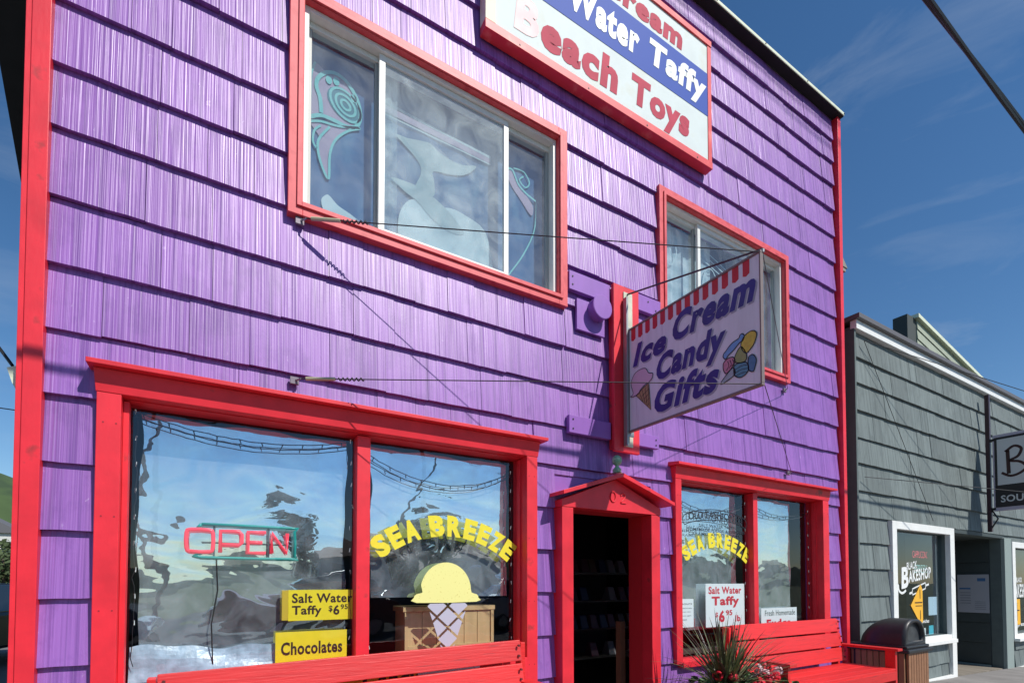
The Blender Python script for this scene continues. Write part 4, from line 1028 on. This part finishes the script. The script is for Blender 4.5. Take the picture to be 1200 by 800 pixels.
# ================================================================== BETWEEN THE BUILDINGS
pnl = thing('flashing_panel', 'dark blue grey metal panel closing the gap between shops', 'panel', (7.2, .1, 0))
MBp = MB().box(7.075, 7.375, .10, .115, -.1, 3.55); MBp.hexa([(7.075, .10, 3.55), (7.375, .10, 3.55), (7.375, .115, 3.55), (7.075, .115, 3.55), (7.075, .10, 4.0), (7.10, .10, 3.98), (7.10, .115, 3.98), (7.075, .115, 4.0)])
MBp.build('metal_sheet', mat('blue_grey_metal', (.055, .07, .08), .5, .15, (5, 5, 2)), pnl)
M_ = MB()
for z in (3.45, 2.95, 2.35, 1.9): M_.tube([(7.2, .10, z), (7.2, .094, z)], .012, 6)
M_.build('screw_heads', STEEL, pnl, kind='stuff')
OLD = mat('old_dark_boards', (.07, .05, .035), .8, .4, (3, 3, 30), color2=(.16, .12, .08), c2pos=(.6, .7))
alley = thing('alley_boards', 'old dark stacked boards above the metal panel between shops', 'boards', (7.3, .4, 3.5))
for k in range(9): box('board', OLD, 7.06, 7.40, .42 + .02 * (k % 2), .47 + .02 * (k % 2), 3.42 + k * .155, 3.56 + k * .155, alley)
box('white_post', TRIMW, 7.345, 7.375, .14, .18, 3.65, 4.15, alley)

# ================================================================== GREY BAKESHOP
bk = thing('bakeshop_building', 'low grey shingled shop with white trim and recessed entry', 'building', (7.4, 0, 0))
GC = [-.55, -.19, .17, .555, .929, 1.268, 1.629, 1.98, 2.333, 2.688, 3.056, 3.403, 3.775, 4.147, 4.489, 4.86]
BX0, BX1 = 7.375, 24
GB = [(8.27, 10.36, .50, 2.325), (10.36, 13.0, -1, 2.27), (13.0, 15.6, .33, 2.2), (8.0, 10.36, -1, -.0)]
gdoor = (10.36, 12.64)
wins = [(8.40, 10.22, .62, 2.21), (13.17, 15.4, .48, 2.11)]
holes = [wins[0], wins[1], (10.36, 12.64, -1, 2.26)]
mb = MB(); xs = sorted({BX0, BX1} | {o[0] for o in holes} | {o[1] for o in holes}); zs = sorted({-1.2, 4.9} | {max(-1.2, o[2]) for o in holes} | {o[3] for o in holes})
for i in range(len(xs) - 1):
    for j in range(len(zs) - 1):
        cx, cz = (xs[i] + xs[i + 1]) / 2, (zs[j] + zs[j + 1]) / 2
        if not any(o[0] < cx < o[1] and o[2] < cz < o[3] for o in holes): mb.box(xs[i], xs[i + 1], .028, .18, zs[j], zs[j + 1])
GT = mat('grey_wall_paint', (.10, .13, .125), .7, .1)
mb.build('wall', GT, bk)
shakes(bk, BX0 + .03, 15.5, GC, [(8.27, 10.36, .50, 2.325), (10.36, 13.17, -2, 2.27), (13.0, 15.6, .33, 2.22)], GRAYSH, 240, (.22, .5), seed=9)
MB().box(7.36, 7.40, -.02, .5, -.3, 4.86).build('corner_board', GT, bk, bevel=.003)
MB().box(7.36, BX1, -.05, .03, 4.845, 4.965).build('fascia', TRIMW, bk, bevel=.003)
MB().box(7.33, BX1, -.10, .5, 4.966, 5.03).build('roof_edge', mat('brown_grey_metal', (.13, .12, .12), .5), bk, bevel=.004)
MB().box(7.36, BX1, .5, 9, 4.8, 4.95).build('roof', BODY, bk)
MB().box(7.375, 7.475, .18, 9, -1.2, 4.8).build('side_wall', mat('old_side_boards', (.07, .05, .035), .8), bk)
# street window of the bakeshop
def bake_window(x0, x1, g0, g1, z0, z1, down):
    M_ = MB().box(x0, g0 + .005, -.04, .03, z0, z1).box(g1 - .005, x1, -.04, .03, down, z1).box(g0 + .005, g1 - .005, -.04, .03, z1 - .11, z1)
    w = M_.build('shop_window', TRIMW, bk, bevel=.003)
    MB().box(x0 + .01, g1 - .006, -.11, .02, z0 - .02, z0 + .035).build('sill', TRIMW, w, bevel=.004)
    MB().box(x0 + .01, g1 - .006, -.035, .02, z0 + .0355, z0 + .10).build('lower_rail', TRIMW, w, bevel=.002)
    MB().quad(g0, g1, .08, z0 + .1, z1 - .1).build('pane', GLASS_PLAIN, w)
    MB().box(g0 + 1.62, g0 + 1.66, .09, .5, z0 + .1, z1 - .1).build('inner_post', GT, w) if x0 < 9 else None
    return w
bw1 = bake_window(8.27, 10.38, 8.40, 10.22, .52, 2.325, -.25)
bw2 = bake_window(13.02, 15.6, 13.17, 15.42, .36, 2.22, -.5)
MB().box(8.3, 10.2, -.055, -.005, -.35, -.02).build('base_board', TRIMW, bk, bevel=.003)
MB().box(13.19, 15.6, -.055, -.005, -.5, -.16).build('base_board', TRIMW, bk, bevel=.003)
# recess
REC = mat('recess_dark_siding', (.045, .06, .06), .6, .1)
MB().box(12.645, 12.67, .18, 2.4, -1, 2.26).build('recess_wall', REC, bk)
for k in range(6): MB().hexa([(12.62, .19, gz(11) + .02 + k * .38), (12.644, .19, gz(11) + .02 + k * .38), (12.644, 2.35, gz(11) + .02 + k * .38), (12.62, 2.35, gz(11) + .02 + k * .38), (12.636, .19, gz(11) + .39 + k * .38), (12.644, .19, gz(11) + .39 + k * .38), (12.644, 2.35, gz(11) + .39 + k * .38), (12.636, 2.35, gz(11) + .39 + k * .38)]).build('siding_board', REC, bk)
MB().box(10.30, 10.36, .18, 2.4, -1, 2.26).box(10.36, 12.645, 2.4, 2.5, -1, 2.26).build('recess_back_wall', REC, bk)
MB().box(10.36, 12.67, .0, 2.4, 2.265, 2.33).build('recess_ceiling', REC, bk)
MB().box(12.646, 13.0, -.03, .026, -.5, 2.27).build('entry_post', mat('grey_green_trim', (.26, .32, .30), .6), bk, bevel=.003)
MB().box(12.59, 12.618, .19, 2.38, -.22, -.10).build('recess_baseboard', mat('grey_green_trim', (.26, .32, .30), .6), bk)
MB().box(12.60, 12.618, .85, .93, -.1, 2.05).box(12.60, 12.618, .93, 1.9, 1.98, 2.05).build('door_casing', TRIMW, bk)
MB().box(12.604, 12.618, .93, 1.9, -.1, 1.98).build('entry_door', mat('dark_brown_door', (.05, .03, .03), .4), bk)
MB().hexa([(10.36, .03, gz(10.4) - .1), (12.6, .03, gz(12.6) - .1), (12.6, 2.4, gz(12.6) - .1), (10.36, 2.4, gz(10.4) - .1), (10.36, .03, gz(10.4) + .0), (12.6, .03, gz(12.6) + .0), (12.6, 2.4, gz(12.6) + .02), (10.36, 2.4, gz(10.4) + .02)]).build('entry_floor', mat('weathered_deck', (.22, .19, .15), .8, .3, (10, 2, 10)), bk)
MB().box(7.5, 24, 2.6, 2.7, -1, 4.8).box(7.5, 24, .181, 2.6, 2.9, 3.0).box(7.5, 24, .181, 8, -1.1, -.6).build('interior_wall', mat('bakery_interior', (.10, .11, .11), .8), bk)
# poster in the entry
t = thing('notice_poster', 'pale grey notice poster on the dark wall of the recessed entry', 'poster', (12.6, .4, 1.2))
MB().box(12.600, 12.606, .10 + .09, .66, .87, 1.60).build('sheet', mat('grey_poster', (.42, .43, .47), .4), t)
M_ = MB(); fp = lambda u, v: (12.598, -u, v)
for k in range(5): stroke(M_, [(-.62, 1.25 - k * .05), (-.46, 1.25 - k * .05)], .012, fp, 0)
for k in range(5): stroke(M_, [(-.40, 1.08 - k * .035), (-.24, 1.08 - k * .035)], .008, fp, 0)
M_.build('print_lines', mat('grey_print', (.2, .22, .26), .6), t)
M_ = MB(); stroke(M_, [(-.36, 1.50), (-.24, 1.50)], .06, fp, 0); stroke(M_, [(-.63, 1.33), (-.46, 1.33)], .03, fp, 0); M_.build('print_block', mat('blue_print', (.06, .16, .35), .6), t)
# window lettering of the bakeshop
WV = mat('white_vinyl_print', (.8, .82, .8), .5)
M_ = MB(); fb = front(.0775)
def rise(u, v): return (u, v + (u - 9.3) * .10)
text(M_, 'BLACK', 8.98, 9.32, 1.665, 1.78, fb, .02, 0, rise)
text(M_, 'B', 8.80, 9.03, 1.40, 1.72, fb, .04, .05, rise); text(M_, 'AKESHOP', 9.04, 9.80, 1.47, 1.65, fb, .03, 0, rise)
stroke(M_, [(8.70, 1.42), (8.72, 1.33), (8.82, 1.29), (8.94, 1.33)], .035, fb)
stroke(M_, [(9.05, 1.28), (9.15, 1.30)], .03, fb, 0); stroke(M_, [(9.60, 1.40), (9.72, 1.42)], .03, fb, 0)
for dv in (-.045, .045): stroke(M_, [(9.15, 1.305 + dv), (9.60, 1.40 + dv)], .02, fb, 0)
stroke(M_, [(9.15, 1.26), (9.15, 1.35)], .02, fb, 0); stroke(M_, [(9.60, 1.355), (9.60, 1.445)], .02, fb, 0)
M_.build('window_lettering', WV, bw1)
M_ = MB(); text(M_, 'Soups, Sandwiches', 9.10, 9.70, .80, .88, fb, .02, .2); M_.build('small_lettering', WV, bw1)
for w_, a_, b_, c_, d_ in (('BLACK', 13.62, 13.95, 1.45, 1.55), ('BAKESHOP', 13.45, 14.4, 1.15, 1.42), ('and', 13.25, 13.42, 1.7, 1.82)):
    M_ = MB(); text(M_, w_, a_, b_, c_, d_, fb, .025); M_.build('window_lettering', WV, bw2)
M_ = MB(); text(M_, 'espresso', 13.45, 14.2, .56, .64, fb, .02)
M_.build('window_lettering', WV, bw2)
OY = mat('orange_yellow_card', (.85, .45, .03), .5)
t = thing('diamond_notice', 'orange diamond notice inside the nearer bakeshop window', 'notice', (9.35, .07, .95))
M_ = MB().prism([(9.10, 1.12), (9.36, 1.44), (9.45, 1.43), (9.46, 1.0), (9.42, .80), (9.34, .80)], front(.068), front(.072)); M_.v = []; M_.f = []
M_.prism([(9.07, 1.10), (9.41, 1.42), (9.47, 1.34), (9.47, .86), (9.41, .78)], front(.070), front(.074)); M_.build('card', OY, t)
M_ = MB(); stroke(M_, [(9.2, 1.14), (9.45, 1.14)], .018, front(.068), 0); stroke(M_, [(9.22, 1.09), (9.44, 1.09)], .012, front(.068), 0); stroke(M_, [(9.38, 1.2), (9.38, 1.34)], .02, front(.068), 0); stroke(M_, [(9.38, .88), (9.38, 1.02)], .02, front(.068), 0)
M_.build('print_lines', INK, t)
t = thing('diamond_notice', 'orange notice in the farther bakeshop window past the entry', 'notice', (13.5, .07, .8)); MB().box(13.42, 13.78, .070, .074, .62, 1.12).build('card', OY, t)
M_ = MB(); stroke(M_, [(13.47, .9), (13.73, .9)], .02, front(.068), 0); stroke(M_, [(13.6, .7), (13.6, 1.05)], .02, front(.068), 0); M_.build('print_lines', INK, t)
for (a, b, c_, d, lb, mm) in ((9.72, 10.02, .93, 1.22, 'small pale blue notice taped near the bakeshop entry', mat('pale_blue_sheet', (.5, .66, .75), .5)), (8.42, 8.55, 1.36, 1.62, 'pale card at the edge of the bakeshop window by trash can', mat('pale_blue_sheet', (.5, .66, .75), .5)), (9.72, 9.88, .63, .77, 'small bright turquoise card standing on the bakeshop sill', mat('cyan_card', (.05, .5, .6), .5)), (9.2, 9.60, .63, .74, 'white card lying low inside the bakeshop window', PAPER)):
    tag(box('notice_sheet', mm, a, b, .088, .092, c_, d), lb, 'notice')
for (s_, a, b, c_, d, mm, lb) in (('CAPPUCCINO', 9.50, 10.05, 1.84, 1.95, mat('neon_red_dim', (.6, .03, .08), .3, emit=(1, .03, .1), estr=.7), 'red neon word cappuccino inside the bakeshop window'), ('ESPRESSO', 9.56, 10.03, 1.60, 1.73, mat('neon_pale', (.3, .6, .6), .3, emit=(.4, .9, .9), estr=.25), 'pale neon word espresso below the red neon word')):
    M_ = MB(); text(M_, s_, a, b, c_, d, front(.20), -.01); tag(M_.build('neon_sign', mm), lb, 'neon sign')
# projecting sign of the bakeshop
bs = thing('bakeshop_sign', 'black and white projecting sign hung on grey shop post', 'sign', (11.7, -.1, 2.4))
M_ = MB().box(11.665, 11.725, -.14, -.08, 2.33, 4.74); M_.build('post', mat('dark_maroon_steel', (.05, .02, .025), .4), bs, bevel=.002)
M_ = MB().box(11.66, 11.73, -1.45, -.175, 2.68, 4.0); M_.build('frame', mat('lilac_grey_frame', (.45, .42, .50), .4), bs, bevel=.003)
MB().box(11.654, 11.66, -1.43, -.20, 2.74, 3.95).build('face', mat('black_sign_face', (.012, .012, .014), .4), bs)
MB().box(11.650, 11.6535, -1.40, -.235, 3.12, 3.91).build('white_panel', mat('off_white_sign', (.6, .62, .60), .5), bs)
M_ = MB(); fz = side(11.648); stroke(M_, [(.37, 3.70), (.38, 3.3)], .05, fz, 0); stroke(M_, [(.34, 3.68), (.45, 3.76), (.54, 3.70), (.50, 3.58), (.40, 3.52), (.52, 3.48), (.60, 3.38), (.52, 3.29), (.40, 3.26), (.29, 3.33)], .04, fz); text(M_, 'lack', .64, 1.2, 3.3, 3.7, fz, .01); M_.build('lettering', INK, bs)
M_ = MB(); text(M_, 'SOUPS & BREAD', .27, 1.35, 2.82, 2.94, side(11.650), .02); M_.build('lettering', mat('off_white_sign', (.6, .62, .60), .5), bs)
MB().box(11.66, 11.73, -.2, -.14, 3.9, 3.94).box(11.66, 11.73, -.2, -.14, 2.7, 2.74).build('bracket_arm', BLACKM, bs)
M_ = MB().tube([(11.7, -.14, 2.70), (11.68, -.22, 2.55), (11.68, -.15, 2.42), (11.69, -.1, 2.35)], .012, 6); M_.build('power_cord', BLACKM, bs)
def plainwire(a, b, lb, r=.006, sag=0):
    a, b = Vector(a), Vector(b); n_ = 24
    p = [a.lerp(b, k / n_) - Vector((0, 0, sag * 4 * (k / n_) * (1 - k / n_))) for k in range(n_ + 1)]
    return tag(MB().tube(p, r, 6).build('cable', BLACKM), lb, 'cable')
plainwire((7.55, -.05, 4.72), (11.68, -1.45, 3.99), 'thin stay wire from grey roof corner to the bakeshop sign top', .005)
plainwire((7.5, -.05, 2.86), (11.68, -1.4, 2.72), 'thin stay wire crossing the grey shingles to the sign foot', .005)
plainwire((7.55, -.05, 4.72), (9.6, -.04, 2.4), 'thin dark wire drooping across the grey shingles', .004)

# third building behind: pale green parapet
pb = thing('parapet_building', 'pale green clapboard false front rising beyond the grey roof', 'building', (14.2, 2, 0))
MB().box(14.2, 14.65, 2.0, 2.3, 5, 7.86).box(13.8, 14.2, 2.25, 2.6, 5, 7.26).build('parapet_end', mat('dark_green_grey', (.05, .06, .055), .7), pb)
CB = mat('pale_green_clapboard', (.34, .38, .29), .7, .1)
SLP = -.187
def sl(x, z): return z + SLP * (x - 14.66)
for k in range(9):
    z = 7.60 - k * .24
    MB().hexa([(14.66, 1.965, z - .0), (22, 1.965, sl(22, z)), (22, 2.0, sl(22, z)), (14.66, 2.0, z), (14.66, 1.985, z + .235), (22, 1.985, sl(22, z + .235)), (22, 2.0, sl(22, z + .235)), (14.66, 2.0, z + .235)]).build('clapboard', CB, pb)
MB().prism([(14.6, -1), (22, -1), (22, sl(22, 7.84)), (14.6, 7.85)], front(2.001), front(2.3)).build('wall', CB, pb)
MB().prism([(14.55, 7.84), (22, sl(22, 7.84)), (22, sl(22, 7.92)), (14.55, 7.93)], front(1.90), front(2.35)).build('coping', GREENISH, pb)

# ================================================================== CABLES OVERHEAD (cast the soft shadows on the wall)
def ohc(pts, lb, r):
    M_ = MB(); a, b = Vector(pts[0]), Vector(pts[1]); n_ = 60
    d = (b - a); p1, p2 = [], []
    for k in range(n_ + 1):
        c_ = a + d * (k / n_); t_ = k * 1.3
        p1.append(c_ + Vector((0, math.cos(t_), math.sin(t_))) * r * .7); p2.append(c_ - Vector((0, math.cos(t_), math.sin(t_))) * r * .7)
    M_.tube(p1, r, 6); M_.tube(p2, r, 6)
    return tag(M_.build('overhead_cable', BLACKM), lb, 'cable', 'overhead cables along the street')
ohc(((-30, -2.14, 5.06), (45, -2.14, 5.06)), 'thick black overhead cable crossing the sky corner', .014)
ohc(((-30, -5.2, 13.5), (45, -5.2, 13.5)), 'thin utility line high above the kerb', .012)
ohc(((-30, -6.0, 15.5), (45, -6.0, 13.0)), 'sloping utility line high above the parked cars', .012)

# ================================================================== STREET BEHIND THE CAMERA (seen in the glass) AND THE STRIP AT THE LEFT
def blob_tree(name, x, y, z0, h, w, lb, conifer=False, seed=0, n=1500, dark=(.035, .055, .022)):
    R_ = random.Random(seed)
    t = thing(name, lb, 'tree', (x, y, z0))
    MB().tube([(x, y, z0), (x + .1, y, z0 + h * .4), (x, y, z0 + h * .9)], w * .07, 7, r1=w * .015).build('trunk', mat('bark', (.08, .055, .04), .9), t)
    M_ = MB()
    cl = [(R_.uniform(0, 2 * PI), R_.random(), R_.random()) for _ in range(26)]
    for i in range(n):
        a, q, s_ = cl[i % 26]
        zz = .22 + .75 * q
        rad = w * .5 * ((1 - zz) * 1.15 + .05 if conifer else math.sqrt(max(.02, 1 - ((zz - .55) / .48) ** 2)))
        c_ = Vector((x + rad * s_ * math.cos(a), y + rad * s_ * math.sin(a), z0 + h * zz)) + Vector((R_.gauss(0, 1) * .16 * w, R_.gauss(0, 1) * .16 * w, R_.gauss(0, 1) * .05 * h)) * (.6)
        nn = Vector((R_.gauss(0, 1), R_.gauss(0, 1), R_.gauss(.4, 1))).normalized(); u = nn.orthogonal().normalized(); v = nn.cross(u); rr = R_.uniform(.03, .07) * w
        b = len(M_.v); M_.v += [tuple(c_ - u * rr), tuple(c_ + v * rr * .6), tuple(c_ + u * rr), tuple(c_ - v * rr * .6)]; M_.f.append((b, b + 1, b + 2, b + 3))
    M_.build('crown', mat('foliage_%d' % seed, dark, .8, .3, (2, 2, 2)), t)
    return t
CW = 4.6
def make_car(x, y, rot, paint, label, z0=-.13, tall=1.0):
    t = thing('parked_car', label, 'car', (0, 0, 0), 'cars parked along the street')
    PM = mat('car_paint_' + paint[0], paint[1], .3, spec=.25 if paint[0] == 'black' else .7)
    M_ = MB(); H = 1.5 * tall
    prof = [(-2.25, .35), (-2.3, .75), (-2.15, .95 * tall), (-1.9, 1.0 * tall), (-1.45, 1.42 * tall), (-1.2, H), (.35, H), (.75, 1.38 * tall), (1.25, 1.02 * tall), (2.1, .9 * tall), (2.28, .7), (2.3, .35)]
    n_ = len(prof); rings = [(-.88, 0), (-.84, .03), (.84, .03), (.88, 0)]
    M_.prism([(p[0], p[1]) for p in prof if p[1] <= 1.03 * tall], lambda u, v: (u, -.88, v), lambda u, v: (u, .88, v)); M_.build('body', PM, t, bevel=.06)
    cab = [(-1.85, .99 * tall), (-1.42, 1.42 * tall), (-1.15, H), (.32, H), (.7, 1.40 * tall), (1.22, 1.0 * tall)]
    M_ = MB(); b0_ = 0
    for s_ in (-1, 1):
        for (u, v) in cab: M_.v.append((u, s_ * (.84 - .18 * (v - .99 * tall) / (.5 * tall)), v))
    k = len(cab)
    M_.f = [tuple(range(k)), tuple(range(k, 2 * k))[::-1]] + [(i, (i + 1) % k, k + (i + 1) % k, k + i) for i in range(k)]
    M_.build('cabin', mat('dark_car_glass', (.012, .014, .018), .08, spec=.8), t, bevel=.03)
    MB().box(-1.2, .35, -.62, .62, H - .012, H + .02).build('roof_panel', PM, t, bevel=.015)
    for xx in (-1.42, 1.4):
        for s_ in (-1, 1):
            wl_ = MB().lathe([(.0, 0), (.30, 0), (.33, .03), (.33, .19), (.30, .22), (0, .22)], xx, s_ * .78 - .11, .33, 20, 'y').build('wheel', mat('tyre_rubber', (.015, .015, .016), .8), t)
            MB().lathe([(0, 0), (.2, 0), (.18, .02), (0, .02)], xx, s_ * .90 - .01, .33, 14, 'y').build('rim', mat('alloy', (.5, .5, .52), .3, metal=.8), wl_)
    for s_ in (-1, 1):
        box('headlight', mat('headlamp', (.7, .72, .74), .15), 2.2, 2.30, s_ * .62 - .16, s_ * .62 + .16, .62, .76, t, bevel=.02)
        box('tail_light', mat('tail_lamp', (.35, .01, .01), .3), -2.31, -2.2, s_ * .68 - .12, s_ * .68 + .12, .68, .9, t, bevel=.02)
    box('bumper', mat('grey_bumper', (.08, .08, .085), .5), 2.24, 2.36, -.82, .82, .34, .52, t, bevel=.03)
    box('bumper', mat('grey_bumper', (.08, .08, .085), .5), -2.36, -2.24, -.82, .82, .34, .52, t, bevel=.03)
    t.location = (x, y, z0); t.rotation_euler = (0, 0, rot)
    return t
make_car(-3.9, 9.3, 1.35, ('black', (.006, .006, .007)), 'black car parked beyond the shop corner with dark windows', -.06, .98)
make_car(-3.5, -11.5, .0, ('silver', (.35, .36, .38)), 'silver car parked across the street', -.13)
make_car(2.6, -11.8, PI, ('darkred', (.18, .02, .02)), 'dark red car parked across the street', -.13, 1.15)
make_car(9.5, -11.5, 0, ('white', (.6, .6, .6)), 'white car parked across the street', -.13, 1.1)
blob_tree('pine_tree', -6.5, -30, -.75, 8.5, 4.5, 'dark pine across the street beside the white house', True, 1)
blob_tree('pine_tree', 5.0, -38, -.75, 7.6, 4.4, 'tall dark pine across the street behind the red car', True, 2)
blob_tree('broadleaf_tree', 15, -34, -.75, 7.0, 6, 'round leafy tree across the street by the utility pole', False, 3)
def pole(x, y, h, lb):
    t = thing('utility_pole', lb, 'utility pole', (x, y, -.75), 'utility poles across the street')
    WD = mat('pole_wood', (.12, .09, .065), .9)
    MB().tube([(x, y, -.75), (x, y, h)], .15, 10, r1=.1).build('mast', WD, t)
    MB().box(x - 1.1, x + 1.1, y - .06, y + .06, h - .9, h - .78).build('crossarm', WD, t)
    for k in (-1, -.5, .5, 1): MB().lathe([(.03, 0), (.05, .05), (.03, .12), (0, .13)], x + k, y, h - .78, 8).build('insulator', mat('insulator_grey', (.3, .3, .32), .3), t)
    return t
pole(-2.4, -25, 10.5, 'wooden utility pole across the street beside the silver car'); pole(10.8, -25, 10.5, 'wooden utility pole across the street beside the white car')
for k, yy in enumerate((-1, -.5, .5, 1)):
    tag(MB().tube([(-40 + 2.0 * j, -25 + yy * .3, 9.9 + .06 * yy + .3 * math.cos((j - 3.2) * .95)) for j in range(46)], .02, 5).build('overhead_cable', BLACKM), 'utility line %s strung between the poles across the street' % ('nearest', 'second', 'third', 'farthest')[3 - k], 'cable', 'overhead cables along the street')
hb = thing('roadside_house', 'low white house across the street with a grey roof', 'building', (-14, -40, -.75))
MB().box(-20, -8, -46, -38, -.75, 2.6).build('wall', mat('house_white', (.6, .6, .57), .7), hb)
MB().prism([(-46.4, 2.6), (-37.6, 2.6), (-42, 4.6)], lambda u, v: (-20.4, u, v), lambda u, v: (-7.6, u, v)).build('roof', mat('roof_grey', (.12, .12, .13), .8), hb)
for x in (-18.5, -15, -11): box('window', mat('house_window', (.05, .07, .09), .2), x, x + 1.3, -37.98, -37.94, .4, 1.6, hb)
hb = thing('roadside_shed', 'long grey boat shed across the street near the dark pine', 'building', (17, -45, -.75))
MB().box(8, 26, -52, -42, -.75, 3.4).build('wall', mat('shed_grey', (.22, .24, .26), .7), hb)
MB().prism([(-52.5, 3.4), (-41.5, 3.4), (-47, 5.6)], lambda u, v: (7.6, u, v), lambda u, v: (26.4, u, v)).build('roof', mat('roof_rust', (.16, .09, .07), .8), hb)
for x in (10, 15, 20): box('door', mat('shed_door', (.10, .11, .12), .6), x, x + 2.6, -41.98, -41.9, -.75, 2.2, hb)
# far bay shore
def terrain(name, pts_fn, nx, ny, m_, label=None, kind='structure'):
    M_ = MB()
    for j in range(ny + 1):
        for i in range(nx + 1): M_.v.append(pts_fn(i / nx, j / ny))
    for j in range(ny):
        for i in range(nx): a = j * (nx + 1) + i; M_.f.append((a, a + 1, a + nx + 2, a + nx + 1))
    return M_.build(name, m_, None, smooth=True, kind=kind)
HILLM = mat('green_hillside', (.055, .095, .03), .95, .35, (.03, .03, .03), color2=(.03, .055, .022), c2pos=(.5, .6))
def hillf(u, v):
    x = -520 + 640 * u; y = 330 + 320 * v
    e = math.sin(PI * v) ** 1 * (math.sin(PI * min(1, max(0, u))) ** .7)
    return (x, y, -1 + 74 * e * (1 + .12 * math.sin(11 * u + 2) + .06 * math.sin(31 * u + 5 * v)))
terrain('hill', hillf, 60, 20, HILLM)
def shoref(u, v):
    x = -420 + 900 * u; y = -210 - 160 * v
    return (x, y, -1 + 17 * math.sin(PI * v) * (1 + .35 * math.sin(9 * u) + .2 * math.sin(23 * u + 1)))
terrain('far_shore', shoref, 70, 12, mat('far_shore_trees', (.04, .06, .035), .95, .3, (.05, .05, .05)))
for k, (x, y, h, w) in enumerate(((-19, 66, 6.2, 5), (-22, 74, 6.8, 6), (-16, 60, 5.2, 5), (-25.5, 88, 7, 6), (-14.4, 52, 4.6, 4), (-18, 78, 6, 6))):
    blob_tree('shore_pine', x, y, -.75, h, w, ('nearest', 'second', 'third', 'fourth', 'fifth', 'farthest')[(4, 3, 1, 5, 0, 2).index(k) if False else (4, 3, 1, 5, 0, 2)[k]] + ' low dark tree in the row behind the black car', False, 10 + k, 900, (.05, .075, .025))
hb = thing('white_house', 'white house below the green hill at the shop corner', 'building', (-27, 98, 0))
MB().box(-33, -24, 96, 104, -.75, 8.5).build('wall', mat('house_white', (.6, .6, .57), .7), hb)
MB().prism([(-33.5, 8.5), (-23.5, 8.5), (-28.5, 11.4)], lambda u, v: (u, 95.6, v), lambda u, v: (u, 104.4, v)).build('roof', mat('roof_grey', (.12, .12, .13), .8), hb)
for x in (-32, -30, -28, -26): box('window', mat('house_window', (.05, .07, .09), .2), x, x + 1.1, 95.93, 95.97, 5.6, 7.2, hb)
plainwire((-8, 14, 6.2), (-.95, 9.2, 4.7), 'thin wire crossing the sky strip beside the shop corner', .012, .2)
